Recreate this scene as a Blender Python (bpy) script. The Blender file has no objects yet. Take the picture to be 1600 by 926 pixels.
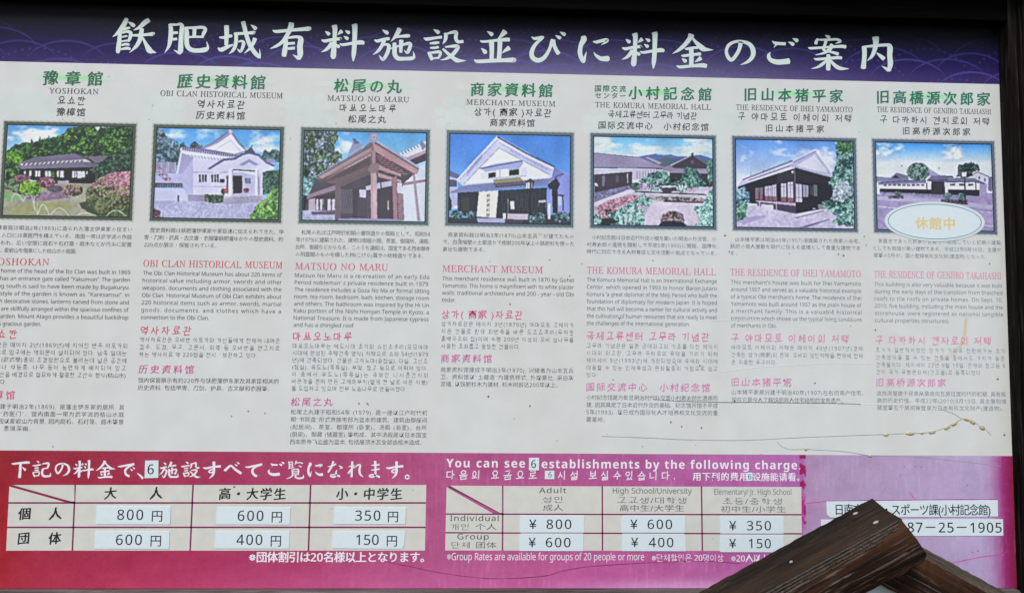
import bpy, bmesh, math, random
import numpy as np
from mathutils import Matrix, Vector

random.seed(7)
rng = np.random.default_rng(11)
SC = bpy.context.scene
COL = SC.collection

# ------------------------------------------------------------------ camera
U = 0.20                 # metres per board unit (one printed picture is one unit wide)
ZB = 1.60                # height of board unit v = 0
F = 1225.473             # focal length in pixels of the 1600 px wide photograph
RV = (-0.0708599, -0.0365042, 0.0114306)
TV = np.array([-3.9122794, -1.3482995, 6.0456602])


def rot(r):
    r = np.array(r, float)
    th = np.linalg.norm(r)
    k = r / th
    K = np.array([[0, -k[2], k[1]], [k[2], 0, -k[0]], [-k[1], k[0], 0]])
    return np.eye(3) + math.sin(th) * K + (1 - math.cos(th)) * K @ K


RM = rot(RV)
CB = -RM.T @ TV          # camera in board units (right, down, into the board)


def w(u, v, n=0.0):
    """board units -> world metres; n is metres in front of the sheet"""
    return Vector((u * U, -n, ZB - v * U))


def uv(px, py, n=0.0):
    d = RM.T @ np.array([(px - 800) / F, (py - 463) / F, 1.0])
    s = (-n / U - CB[2]) / d[2]
    p = CB + d * s
    return p[0], p[1]


def at(px, py, n=0.0):
    u, v = uv(px, py, n)
    return w(u, v, n)


def px_of(u, v):
    X = RM[0, 0] * u + RM[0, 1] * v + TV[0]
    Y = RM[1, 0] * u + RM[1, 1] * v + TV[1]
    Z = RM[2, 0] * u + RM[2, 1] * v + TV[2]
    return X / Z * F + 800, Y / Z * F + 463


cam = bpy.data.cameras.new('camera')
co = bpy.data.objects.new('camera', cam)
COL.objects.link(co)
SC.camera = co
cam.sensor_width = 36.0
cam.lens = F / 1600 * 36.0
cam.clip_start = 0.02
cam.clip_end = 500


def bw(v3):
    return Vector((v3[0], v3[2], -v3[1]))


right, down, fwd = bw(RM[0]), bw(RM[1]), bw(RM[2])
M = Matrix((right, -down, -fwd)).transposed().to_4x4()
M.translation = Vector((CB[0] * U, CB[2] * U, ZB - CB[1] * U))
co.matrix_world = M

# ------------------------------------------------------------------ sky, sun, exposure
W = bpy.data.worlds.new('World')
SC.world = W
W.use_nodes = True
wn = W.node_tree
sky = wn.nodes.new('ShaderNodeTexSky')
sky.sky_type = 'NISHITA'
sky.sun_disc = False
SUN_EL, SUN_AZ = math.radians(46), math.radians(205)
sky.sun_elevation = SUN_EL
sky.sun_rotation = SUN_AZ
sky.air_density = 1.0
sky.dust_density = 1.0
sky.ozone_density = 1.0
wn.links.new(sky.outputs[0], wn.nodes['Background'].inputs[0])
wn.nodes['Background'].inputs[1].default_value = 0.09
sl = bpy.data.lights.new('sun', 'SUN')
sl.energy = 1.5
sl.angle = math.radians(24)
sl.color = (1.0, 0.955, 0.88)
so = bpy.data.objects.new('sun', sl)
COL.objects.link(so)
sdir = Vector((math.sin(SUN_AZ) * math.cos(SUN_EL), math.cos(SUN_AZ) * math.cos(SUN_EL), math.sin(SUN_EL)))
so.rotation_euler = sdir.to_track_quat('Z', 'Y').to_euler()
SC.view_settings.view_transform = 'Standard'
SC.view_settings.look = 'None'
SC.view_settings.gamma = 1.0
SC.view_settings.use_curve_mapping = False
SC.view_settings.exposure = 0.70
SC.render.engine = 'CYCLES'
SC.cycles.max_bounces = 6


# ------------------------------------------------------------------ colour helpers
def lin1(c):
    c = c / 255.0
    return c / 12.92 if c <= 0.04045 else ((c + 0.055) / 1.055) ** 2.4


PN = 0.3                 # prints lie this much closer to the sheet than their nominal order
PAPER_GAIN = 1.12


def C(r, g, b, gain=PAPER_GAIN):
    return tuple(min(0.9, lin1(x) * gain) for x in (r, g, b))


def lin_arr(a):
    a = np.clip(a, 0, 255) / 255.0
    l = np.where(a <= 0.04045, a / 12.92, ((a + 0.055) / 1.055) ** 2.4)
    return np.clip(l * PAPER_GAIN, 0, 0.92)


def mat(name, color, rough=0.45, spec=0.4, noise=0.0, nscale=60.0, bump=0.0, coat=0.0):
    m = bpy.data.materials.new(name)
    m.use_nodes = True
    t = m.node_tree
    p = t.nodes['Principled BSDF']
    p.inputs['Roughness'].default_value = rough
    p.inputs['Specular IOR Level'].default_value = spec
    p.inputs['Coat Weight'].default_value = coat
    p.inputs['Coat Roughness'].default_value = 0.25
    tc = t.nodes.new('ShaderNodeTexCoord')
    nz = t.nodes.new('ShaderNodeTexNoise')
    nz.inputs['Scale'].default_value = nscale
    nz.inputs['Detail'].default_value = 5
    t.links.new(tc.outputs['Object'], nz.inputs['Vector'])
    mr = t.nodes.new('ShaderNodeMapRange')
    mr.inputs['From Min'].default_value = 0.3
    mr.inputs['From Max'].default_value = 0.7
    mr.inputs['To Min'].default_value = 1 - noise
    mr.inputs['To Max'].default_value = 1 + noise * 0.4
    t.links.new(nz.outputs['Fac'], mr.inputs['Value'])
    mx = t.nodes.new('ShaderNodeVectorMath')
    mx.operation = 'SCALE'
    mx.inputs[0].default_value = color[:3]
    t.links.new(mr.outputs[0], mx.inputs['Scale'])
    t.links.new(mx.outputs[0], p.inputs['Base Color'])
    if bump:
        b = t.nodes.new('ShaderNodeBump')
        b.inputs['Strength'].default_value = bump
        b.inputs['Distance'].default_value = 0.001
        t.links.new(nz.outputs['Fac'], b.inputs['Height'])
        t.links.new(b.outputs[0], p.inputs['Normal'])
    return m


def vmat(name, rough=0.55, spec=0.15, noise=0.05, nscale=90.0):
    """printed film: the ink colour comes from the mesh's colour attribute"""
    m = mat(name, (1, 1, 1), rough, spec, noise, nscale)
    t = m.node_tree
    at_ = t.nodes.new('ShaderNodeAttribute')
    at_.attribute_name = 'ink'
    mx = [n for n in t.nodes if n.type == 'VECT_MATH'][0]
    t.links.new(at_.outputs['Color'], mx.inputs[0])
    return m


def wood(name, dark, light, axis='X', scale=1.0, grey=(0.25, 0.22, 0.19), greyamt=0.25, rough=0.75, bump=0.6, warm=None):
    m = bpy.data.materials.new(name)
    m.use_nodes = True
    t = m.node_tree
    p = t.nodes['Principled BSDF']
    L = t.links.new
    tc = t.nodes.new('ShaderNodeTexCoord')
    mp = t.nodes.new('ShaderNodeMapping')
    s = [90, 90, 90]
    s['XYZ'.index(axis)] = 4
    mp.inputs['Scale'].default_value = [x * scale for x in s]
    L(tc.outputs['Object'], mp.inputs['Vector'])
    n1 = t.nodes.new('ShaderNodeTexNoise')
    n1.inputs['Scale'].default_value = 1.0
    n1.inputs['Detail'].default_value = 8
    n1.inputs['Roughness'].default_value = 0.65
    n1.inputs['Distortion'].default_value = 0.6
    L(mp.outputs[0], n1.inputs['Vector'])
    cr = t.nodes.new('ShaderNodeValToRGB')
    cr.color_ramp.elements[0].position = 0.38
    cr.color_ramp.elements[0].color = (*dark, 1)
    cr.color_ramp.elements[1].position = 0.66
    cr.color_ramp.elements[1].color = (*light, 1)
    L(n1.outputs['Fac'], cr.inputs[0])
    # grey worn fibres and pale lichen specks
    mp2 = t.nodes.new('ShaderNodeMapping')
    s2 = [260, 260, 260]
    s2['XYZ'.index(axis)] = 12
    mp2.inputs['Scale'].default_value = [x * scale for x in s2]
    L(tc.outputs['Object'], mp2.inputs['Vector'])
    n2 = t.nodes.new('ShaderNodeTexNoise')
    n2.inputs['Scale'].default_value = 1.0
    n2.inputs['Detail'].default_value = 4
    L(mp2.outputs[0], n2.inputs['Vector'])
    r2 = t.nodes.new('ShaderNodeValToRGB')
    r2.color_ramp.elements[0].position = 0.56
    r2.color_ramp.elements[1].position = 0.74
    r2.color_ramp.elements[0].color = (0, 0, 0, 1)
    r2.color_ramp.elements[1].color = (greyamt, greyamt, greyamt, 1)
    L(n2.outputs['Fac'], r2.inputs[0])
    mix = t.nodes.new('ShaderNodeMix')
    mix.data_type = 'RGBA'
    L(r2.outputs[0], mix.inputs[0])
    src = cr.outputs[0]
    if warm:
        n3 = t.nodes.new('ShaderNodeTexNoise')
        n3.inputs['Scale'].default_value = 9
        n3.inputs['Detail'].default_value = 3
        mp3 = t.nodes.new('ShaderNodeMapping')
        s3 = [2.0, 2.0, 2.0]
        s3['XYZ'.index(axis)] = 0.5
        mp3.inputs['Scale'].default_value = s3
        L(tc.outputs['Object'], mp3.inputs['Vector'])
        L(mp3.outputs[0], n3.inputs['Vector'])
        r3 = t.nodes.new('ShaderNodeMapRange')
        r3.inputs['From Min'].default_value = 0.4
        r3.inputs['From Max'].default_value = 0.62
        L(n3.outputs['Fac'], r3.inputs['Value'])
        mw = t.nodes.new('ShaderNodeMix')
        mw.data_type = 'RGBA'
        L(r3.outputs[0], mw.inputs[0])
        L(src, mw.inputs[6])
        ml = t.nodes.new('ShaderNodeMix')
        ml.data_type = 'RGBA'
        L(n1.outputs['Fac'], ml.inputs[0])
        ml.inputs[6].default_value = (warm[0] * .4, warm[1] * .4, warm[2] * .4, 1)
        ml.inputs[7].default_value = (warm[0] * 1.4, warm[1] * 1.4, warm[2] * 1.4, 1)
        L(ml.outputs[2], mw.inputs[7])
        src = mw.outputs[2]
    L(src, mix.inputs[6])
    mix.inputs[7].default_value = (*grey, 1)
    L(mix.outputs[2], p.inputs['Base Color'])
    p.inputs['Roughness'].default_value = rough
    p.inputs['Specular IOR Level'].default_value = 0.14 if light[0] > 0.0145 else 0.04
    b = t.nodes.new('ShaderNodeBump')
    b.inputs['Strength'].default_value = bump
    b.inputs['Distance'].default_value = 0.002
    L(n1.outputs['Fac'], b.inputs['Height'])
    b2 = t.nodes.new('ShaderNodeBump')
    b2.inputs['Strength'].default_value = bump * 0.5
    b2.inputs['Distance'].default_value = 0.001
    L(n2.outputs['Fac'], b2.inputs['Height'])
    L(b.outputs[0], b2.inputs['Normal'])
    L(b2.outputs[0], p.inputs['Normal'])
    return m


# ------------------------------------------------------------------ object helpers
def thing(name, label, cat, loc=(0, 0, 0), group=None):
    o = bpy.data.objects.new(name, None)
    COL.objects.link(o)
    o.location = loc
    o.empty_display_size = 0.05
    o['label'] = label
    o['category'] = cat
    if group:
        o['group'] = group
    return o


def link(name, me, m, parent=None, label=None, kind=None, smooth=False):
    o = bpy.data.objects.new(name, me)
    COL.objects.link(o)
    if m is not None:
        me.materials.append(m)
    if parent is not None:
        o.parent = parent
        if parent.type == 'EMPTY' or parent.location.length > 0:
            o.matrix_parent_inverse = Matrix.Translation(-parent.location)
    if label:
        o['label'] = label
    if kind:
        o['kind'] = kind
    if smooth:
        for p in me.polygons:
            p.use_smooth = True
    return o


def pyd(name, vs, fs, m, parent=None, label=None, kind=None):
    me = bpy.data.meshes.new(name)
    me.from_pydata([tuple(v) for v in vs], [], fs)
    me.update()
    return link(name, me, m, parent, label, kind)


def box(name, x0, x1, y0, y1, z0, z1, m, parent=None, label=None, kind=None, bev=0.0015):
    bm = bmesh.new()
    bmesh.ops.create_cube(bm, size=1.0)
    for v in bm.verts:
        v.co = Vector((x0 if v.co.x < 0 else x1, y0 if v.co.y < 0 else y1, z0 if v.co.z < 0 else z1))
    if bev:
        bmesh.ops.bevel(bm, geom=list(bm.edges), offset=bev, segments=2, affect='EDGES')
    me = bpy.data.meshes.new(name)
    bm.to_mesh(me)
    bm.free()
    return link(name, me, m, parent, label, kind)


# ------------------------------------------------------------------ numpy noise
def vnoise(X, Y, seed=0):
    xi = np.floor(X).astype(np.int64)
    yi = np.floor(Y).astype(np.int64)
    xf = X - xi
    yf = Y - yi
    xf = xf * xf * (3 - 2 * xf)
    yf = yf * yf * (3 - 2 * yf)

    def h(a, b):
        n = (a * 374761393 + b * 668265263 + seed * 974711) & 0x7fffffff
        n = ((n ^ (n >> 13)) * 1274126177) & 0x7fffffff
        n = (n ^ (n >> 16)) & 0xffff
        return n / 65535.0
    return (h(xi, yi) * (1 - xf) + h(xi + 1, yi) * xf) * (1 - yf) + (h(xi, yi + 1) * (1 - xf) + h(xi + 1, yi + 1) * xf) * yf


def fbm(X, Y, s, seed=0, o=4):
    r = 0
    a = 0.5
    t = 0
    for k in range(o):
        r = r + a * vnoise(X / s, Y / s, seed + k * 7)
        t += a
        a *= 0.55
        s *= 0.5
    return r / t


# ------------------------------------------------------------------ painted print surface
def grid_part(name, corners_uv, nx, ny, paint, m, parent, n=0.0005, label=None):
    """flat print: a grid on the sheet between four (u,v) corners TL TR BR BL; paint(S,T,PX,PY) -> rgb display values"""
    s = np.linspace(0, 1, nx)
    t = np.linspace(0, 1, ny)
    S, T = np.meshgrid(s, t)
    c = np.array(corners_uv, float)
    P = ((1 - S) * (1 - T))[..., None] * c[0] + (S * (1 - T))[..., None] * c[1] + (S * T)[..., None] * c[2] + ((1 - S) * T)[..., None] * c[3]
    PX, PY = px_of(P[..., 0], P[..., 1])
    rgb = paint(S, T, PX, PY)
    co_ = np.stack([P[..., 0] * U, np.full_like(S, -n * PN), ZB - P[..., 1] * U], -1).reshape(-1, 3)
    idx = np.arange(nx * ny).reshape(ny, nx)
    q = np.stack([idx[1:, :-1], idx[1:, 1:], idx[:-1, 1:], idx[:-1, :-1]], -1).reshape(-1, 4)
    me = bpy.data.meshes.new(name)
    me.vertices.add(len(co_))
    me.vertices.foreach_set('co', co_.ravel().astype(np.float32))
    me.loops.add(q.size)
    me.loops.foreach_set('vertex_index', q.ravel().astype(np.int32))
    me.polygons.add(len(q))
    me.polygons.foreach_set('loop_start', (np.arange(len(q)) * 4).astype(np.int32))
    me.update()
    me.validate()
    ca = me.color_attributes.new('ink', 'FLOAT_COLOR', 'POINT')
    a = np.concatenate([lin_arr(rgb).reshape(-1, 3), np.ones((len(co_), 1))], 1)
    ca.data.foreach_set('color', a.ravel().astype(np.float32))
    return link(name, me, m, parent, label)



# ------------------------------------------------------------------ Hangul drawn from its letters
CIRC = [(0.5 + 0.5 * math.sin(a * math.pi / 5), 0.5 + 0.5 * math.cos(a * math.pi / 5)) for a in range(11)]
LOWC = [(0.5 + 0.34 * math.sin(a * math.pi / 5), 0.30 + 0.30 * math.cos(a * math.pi / 5)) for a in range(11)]
GA = [[(0, .95), (.95, .95), (.85, .45), (.6, 0)]]
NA = [[(0, 1), (0, 0), (1, .05)]]
DA = [[(1, 1), (0, 1), (0, 0), (1, .03)]]
RA = [[(0, 1), (1, 1), (1, .52), (0, .52), (0, 0), (1, 0)]]
MA = [[(0, 1), (1, 1), (1, 0), (0, 0), (0, 1)]]
BA = [[(0, 1), (0, 0), (1, 0), (1, 1)], [(0, .5), (1, .5)]]
SA = [[(.5, 1), (.42, .5), (0, 0)], [(.5, .62), (1, 0)]]
JA = [[(.05, .97), (.95, .97)], [(.5, .97), (.42, .5), (0, 0)], [(.5, .55), (1, 0)]]
CHA = [[(.33, 1.08), (.67, 1.04)], [(.05, .82), (.95, .82)], [(.5, .82), (.42, .42), (0, 0)], [(.5, .48), (1, 0)]]
KA = GA + [[(0, .5), (.86, .54)]]
TA = DA + [[(0, .52), (.95, .52)]]
PA = [[(0, 1), (1, 1)], [(0, 0), (1, 0)], [(.3, 1), (.3, 0)], [(.7, 1), (.7, 0)]]
HA = [[(.33, 1.08), (.67, 1.05)], [(.02, .82), (.98, .82)], LOWC]
NG = [CIRC]


def two(a, b):
    return [[(x * .44, y) for x, y in q] for q in a] + [[(.56 + x * .44, y) for x, y in q] for q in b]


FIRST = [GA, two(GA, GA), NA, DA, two(DA, DA), RA, MA, BA, two(BA, BA), SA, two(SA, SA), NG, JA, two(JA, JA), CHA, KA, TA, PA, HA]
LAST = [None, GA, two(GA, GA), two(GA, SA), NA, two(NA, JA), two(NA, HA), DA, RA, two(RA, GA), two(RA, MA), two(RA, BA), two(RA, SA), two(RA, TA), two(RA, PA), two(RA, HA), MA, BA, two(BA, SA), SA, two(SA, SA), NG, JA, CHA, KA, TA, PA, HA]
# upright vowel: (stems, ticks to the right, ticks to the left)
UPR = {0: (1, 1, 0), 1: (2, 1, 0), 2: (1, 2, 0), 3: (2, 2, 0), 4: (1, 0, 1), 5: (2, 0, 1), 6: (1, 0, 2), 7: (2, 0, 2), 20: (1, 0, 0)}
FLAT = {8: (1, 0), 12: (2, 0), 13: (0, 1), 17: (0, 2), 18: (0, 0)}
MIX = {9: (8, 0), 10: (8, 1), 11: (8, 20), 14: (13, 4), 15: (13, 5), 16: (13, 20), 19: (18, 20)}


def upright(v, x0, x1, y0, y1):
    st, r, l = UPR[v]
    out = []
    w_ = x1 - x0
    if st == 1:
        sx = [x0 + w_ * (.35 if r else (.78 if l else .6))]
    else:
        sx = [x0 + w_ * (.22 if r else .45), x0 + w_ * .88]
    for x in sx:
        out.append([(x, y1), (x, y0)])
    ys = [.52] if (r == 1 or l == 1) else [.64, .40]
    for t in ys:
        y = y0 + (y1 - y0) * t
        if r:
            out.append([(sx[0], y), (sx[1] if st == 2 else x1 + .03, y)])
        if l:
            out.append([(x0 - w_ * .12, y), (sx[0], y)])
    return out


def flat(v, x0, x1, yb, hgt):
    up, dn = FLAT[v]
    out = [[(x0, yb), (x1, yb)]]
    n_ = up or dn
    if n_:
        xs = [.5] if n_ == 1 else [.34, .66]
        for t in xs:
            x = x0 + (x1 - x0) * t
            out.append([(x, yb), (x, yb + hgt if up else yb - hgt)])
    return out


def fitbox(st, x0, y0, x1, y1):
    return [[(x0 + x * (x1 - x0), y0 + y * (y1 - y0)) for x, y in q] for q in st]


def pen(q, wd):
    """polyline of even width with mitred corners"""
    P = np.array(q, float)
    n = len(P)
    loop = np.allclose(P[0], P[-1]) and n > 3
    L, Rr = [], []
    for i in range(n):
        a = P[i] - P[i - 1] if i > 0 else (P[-1] - P[-2] if loop else P[1] - P[0])
        b = P[i + 1] - P[i] if i < n - 1 else (P[1] - P[0] if loop else P[-1] - P[-2])
        a = a / (np.linalg.norm(a) + 1e-9)
        b = b / (np.linalg.norm(b) + 1e-9)
        na, nb = np.array((-a[1], a[0])), np.array((-b[1], b[0]))
        m = na + nb
        m = m / (np.linalg.norm(m) + 1e-9)
        k = wd / 2 / max(.45, float(m @ na))
        p = P[i]
        if i == 0 and not loop:
            p = p - b * wd * .25
        if i == n - 1 and not loop:
            p = p + a * wd * .25
        L.append(p + m * k)
        Rr.append(p - m * k)
    return L + Rr, [[i, n + i, n + i + 1, i + 1] for i in range(n - 1)]


def syllable(ch, off):
    c = ord(ch) - 0xAC00
    l, v, t = c // 588, (c % 588) // 28, c % 28
    fin = t > 0
    lo = .30 if fin else 0.02
    st = []
    if v in UPR:
        wide_ = UPR[v][0] == 2
        st += fitbox(FIRST[l], .06, (.46 if fin else .22), .44 if wide_ else .52, .90 if fin else .84)
        st += upright(v, .56 if not wide_ else .52, .90, lo + .04 if fin else -.04, .97)
    elif v in FLAT:
        up, dn = FLAT[v]
        yb = (.44 if fin else .12) if not dn else (.50 if fin else .38)
        st += fitbox(FIRST[l], .22, yb + (.30 if up else .12), .78, .97)
        st += flat(v, .04, .96, yb, (.20 if fin else .25) if up else (.15 if fin else .36))
    else:
        h, u = MIX[v]
        wide_ = UPR[u][0] == 2
        xr_ = .56 if wide_ else .62
        yb = (.42 if fin else .14) if h != 13 else (.52 if fin else .34)
        st += fitbox(FIRST[l], .12, yb + (.22 if h == 8 else .12), .50, .93)
        st += flat(h, .03, xr_, yb, .15 if h == 8 else (.12 if fin else .26))
        st += upright(u, .66, .92, lo + .04 if fin else -.04, .97)
    if fin:
        st += fitbox(LAST[t], .20, -.03, .82, .27)
    wd = 0.078 + off * 2.2
    vs, fs = [], []
    for k, q in enumerate(st):
        a, f = pen(q, wd)
        b = len(vs)
        vs += [(x * .86 + .05, y * .86 - .05, k) for x, y in a]
        fs += [[i + b for i in g_] for g_ in f]
    return np.array(vs), fs, .92


# ------------------------------------------------------------------ glyphs
GC = {}
CURVES = []


def glyph(ch, res=1, off=0.0):
    key = (ch, res, off)
    if key in GC:
        return GC[key]
    if 0xAC00 <= ord(ch) <= 0xD7A3:
        GC[key] = syllable(ch, off)
        return GC[key]

    def mesh_of(s):
        c = bpy.data.curves.new('g', 'FONT')
        c.body = s
        c.size = 1
        c.resolution_u = res
        c.offset = off
        o = bpy.data.objects.new('g', c)
        me = bpy.data.meshes.new_from_object(o)
        n = len(me.vertices)
        v = np.zeros(n * 3, np.float32)
        me.vertices.foreach_get('co', v)
        v = v.reshape(-1, 3)[:, :2].copy()
        f = [list(p.vertices) for p in me.polygons]
        CURVES.extend((o, c, me))
        return v, f
    if ch in ' \u3000':
        r = (np.zeros((0, 2)), [], 0.98 if ch == '\u3000' else 0.30)
        GC[key] = r
        return r
    v, f = mesh_of(ch)
    if ord(ch) >= 0x2e80 and ord(ch) < 0xff00:
        adv = ADV_CJK
    else:
        k = ('|', res, off, 'w')
        if k not in GC:
            GC[k] = mesh_of('I')[0][:, 0].max()
        v2, _ = mesh_of(ch + 'I')
        adv = float(v2[:, 0].max() - GC[k])
    GC[key] = (v, f, adv)
    return GC[key]


ADV_CJK = 0.96
SERIF, SANS, BOLD = {}, {}, {}
for i in range(26):
    SERIF[chr(65 + i)] = chr(0x1D434 + i)
    SANS[chr(65 + i)] = chr(0x1D5A0 + i)
    SANS[chr(97 + i)] = chr(0x1D5BA + i)
    BOLD[chr(65 + i)] = chr(0x1D5D4 + i)
    BOLD[chr(97 + i)] = chr(0x1D5EE + i)
for i in range(10):
    SANS[str(i)] = chr(0x1D7E2 + i)
    BOLD[str(i)] = chr(0x1D7EC + i)


class Acc:
    def __init__(self):
        self.v = []
        self.f = []
        self.n = 0

    def add(self, v3, faces):
        self.v.append(v3)
        b = self.n
        self.f += [[i + b for i in q] for q in faces]
        self.n += len(v3)

    def build(self, name, m, parent, label=None, kind=None):
        me = bpy.data.meshes.new(name)
        vs = np.concatenate(self.v) if self.v else np.zeros((0, 3))
        me.from_pydata(vs.tolist(), [], self.f)
        me.update()
        return link(name, me, m, parent, label, kind)


def lay(acc, text, u0, v0, u1, em, style='sans', bold=0.0, n=0.0009, res=1, off=0.0, align='fit', slope=0.0, stretch=None):
    """one line of lettering on the sheet: ink from u0 to u1 (board units), baseline v0, em size in board units"""
    chars = []
    serif_line = style == 'serif'
    for ch in text:
        serif = style == 'serif' and ch in SERIF
        g = glyph(SERIF[ch] if serif else (BOLD if style == 'bold' else SANS).get(ch, ch), res, off)
        v = g[0]
        if serif and len(v):
            v = v.copy()
            v[:, 0] -= v[:, 1] * 0.25
        chars.append((ch, v, g[1], 0.36 if serif_line and ch == ' ' else g[2]))
    nat = sum(c[3] for c in chars)
    ink = [c for c in chars if len(c[1])]
    lead = ink[0][1][:, 0].min() if chars[0][1].shape[0] else 0.0
    tail = chars[-1][3] - (chars[-1][1][:, 0].max() if len(chars[-1][1]) else 0)
    nat_ink = nat - lead - tail
    want = (u1 - u0) / em
    gaps = max(1, len(chars) - 1)
    hs = 1.0
    sp = 0.0
    if align == 'fit':
        sp = (want - nat_ink) / gaps
        cjk = sum(1 for c in text if ord(c) > 0x2e80) > len(text) / 2
        lo = -0.03 if cjk else (0.0 if serif_line else -0.02)
        hi = stretch if stretch is not None else (1.2 if cjk else (0.04 if serif_line else 0.10))
        if sp < lo:
            hs = want / (nat_ink + lo * gaps)
            sp = lo
        elif sp > hi:
            hs = want / (nat_ink + hi * gaps)
            sp = hi
    x = -lead
    for ch, v, f, adv in chars:
        if len(v):
            q = v.copy()
            if style == 'brush' and ord(ch) > 0x2e80:
                cx = adv / 2
                q[:, 1] = q[:, 1] + (q[:, 0] - cx) * 0.085
                q[:, 0] = q[:, 0] + (q[:, 1] - 0.35) * 0.03
                # brush: the outline swells and narrows along the stroke
                q[:, 0] += 0.010 * np.sin(q[:, 1] * 23 + ord(ch) % 7)
                q[:, 1] += 0.010 * np.sin(q[:, 0] * 19 + ord(ch) % 5)
            uu = u0 + (x + q[:, 0]) * em * hs
            vv = v0 - q[:, 1] * em + slope * (uu - u0)
            cps = [(0, 0)]
            lev = q[:, 2] * 0.00002 if q.shape[1] > 2 else 0.0
            if bold and q.shape[1] == 2:
                cps = [(-bold, 0), (0, bold * 0.5), (bold, 0), (0, -bold * 0.5)]
            for k, (dx, dy) in enumerate(cps):
                v3 = np.stack([(uu + dx * em) * U, (np.full(len(uu), -(n + 0.00003 * k)) - lev) * PN, ZB - (vv + dy * em) * U], 1)
                acc.add(v3, f)
        x += adv + sp


def line(text, x0, y, x1, em_px, style='sans', y1=None, **kw):
    """a line given by photograph pixels on the sheet plane"""
    n = kw.get('n', 0.0009)
    u0, v0 = uv(x0, y)
    u1, _ = uv(x1, y)
    em = em_px / 202.0
    return (text, u0, v0, u1, em, style, kw)


def put(name, lines, m, parent, label=None):
    if not name.endswith('paragraph') and len(lines) > 1:
        for one in lines:
            put(name, [one], m, parent, label)
        return None
    a = Acc()
    for (text, u0, v0, u1, em, style, kw) in lines:
        lay(a, text, u0, v0, u1, em, style, **kw)
    return a.build(name, m, parent, label)


# ------------------------------------------------------------------ brush strokes
def catmull(P, k=6):
    P = np.array(P, float)
    if len(P) == 2:
        t = np.linspace(0, 1, k)[:, None]
        return P[0] * (1 - t) + P[1] * t
    Q = np.vstack([2 * P[0] - P[1], P, 2 * P[-1] - P[-2]])
    out = []
    for i in range(1, len(Q) - 2):
        for t in np.linspace(0, 1, k, endpoint=False):
            a, b, c, d = Q[i - 1:i + 3]
            out.append(0.5 * ((2 * b) + (c - a) * t + (2 * a - 5 * b + 4 * c - d) * t * t + (3 * b - 3 * c + d - a) * t ** 3))
    out.append(P[-1])
    return np.array(out)


def stroke_poly(pts):
    P = catmull(pts)
    P[:, 2] = np.maximum(P[:, 2], 1.5)
    d = np.gradient(P[:, :2], axis=0)
    d /= (np.linalg.norm(d, axis=1)[:, None] + 1e-9)
    nrm = np.stack([-d[:, 1], d[:, 0]], 1)
    L = P[:, :2] + nrm * P[:, 2:3] / 2
    R = P[:, :2] - nrm * P[:, 2:3] / 2
    n = len(P)
    vs = list(L) + list(R)
    fs = [[i, i + 1, n + i + 1, n + i] for i in range(n - 1)]
    # end caps, a little short like a pressed brush
    for e, sgn in ((0, -1), (n - 1, 1)):
        if P[e, 2] > 9:
            r = P[e, 2] / 2
            ring = []
            for a in np.linspace(-90, 90, 7):
                a = math.radians(a)
                ring.append(P[e, :2] + d[e] * sgn * math.cos(a) * r * (0.42 if sgn > 0 else 0.30) + nrm[e] * math.sin(a) * r)
            b = len(vs)
            vs += ring
            fs.append([b + i for i in range(7)])
    return np.array(vs), fs


S_ = {}
S_['飫'] = ((170, 20), [[(265, 90, 50), (235, 160, 65), (170, 260, 60), (110, 320, 35), (55, 360, 4)], [(290, 140, 12), (345, 175, 50), (378, 200, 42)], [(200, 265, 20), (260, 235, 35), (310, 225, 28)],
    [(165, 300, 50), (155, 420, 58), (140, 540, 62), (135, 590, 45)], [(190, 300, 25), (280, 280, 38), (325, 310, 50), (310, 380, 45), (290, 425, 30)], [(195, 360, 22), (270, 345, 24)], [(190, 425, 22), (280, 410, 26)],
    [(190, 480, 26), (260, 465, 35), (300, 475, 26)], [(180, 540, 25), (270, 525, 40), (315, 535, 32)], [(590, 110, 60), (530, 150, 65), (450, 220, 45), (360, 262, 5)], [(355, 335, 28), (450, 335, 38), (560, 325, 38), (650, 318, 52), (665, 325, 35)],
    [(488, 240, 55), (475, 320, 60), (455, 410, 58), (400, 500, 45), (305, 592, 5)], [(500, 370, 25), (550, 470, 50), (600, 555, 78), (650, 578, 40), (700, 592, 5)]])
S_['肥'] = ((170, 20), [[(900, 170, 40), (915, 260, 60), (905, 400, 60), (880, 500, 40), (822, 595, 5)], [(920, 180, 35), (1000, 178, 30), (1050, 170, 40), (1078, 210, 60), (1068, 320, 62), (1060, 450, 65), (1055, 560, 70), (1040, 605, 36)],
    [(1045, 600, 40), (1000, 575, 25), (955, 548, 5)], [(950, 300, 35), (1010, 295, 35)], [(945, 395, 35), (1000, 388, 35)], [(1135, 215, 40), (1147, 300, 62), (1145, 420, 62), (1160, 500, 62), (1220, 550, 58), (1320, 560, 58), (1420, 545, 62), (1457, 510, 36), (1440, 425, 5)],
    [(1150, 225, 30), (1260, 225, 36), (1370, 218, 42), (1422, 245, 45), (1395, 310, 48), (1380, 355, 30)], [(1170, 362, 28), (1280, 358, 28), (1390, 358, 32)], [(1262, 240, 50), (1257, 350, 48)]])
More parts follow.
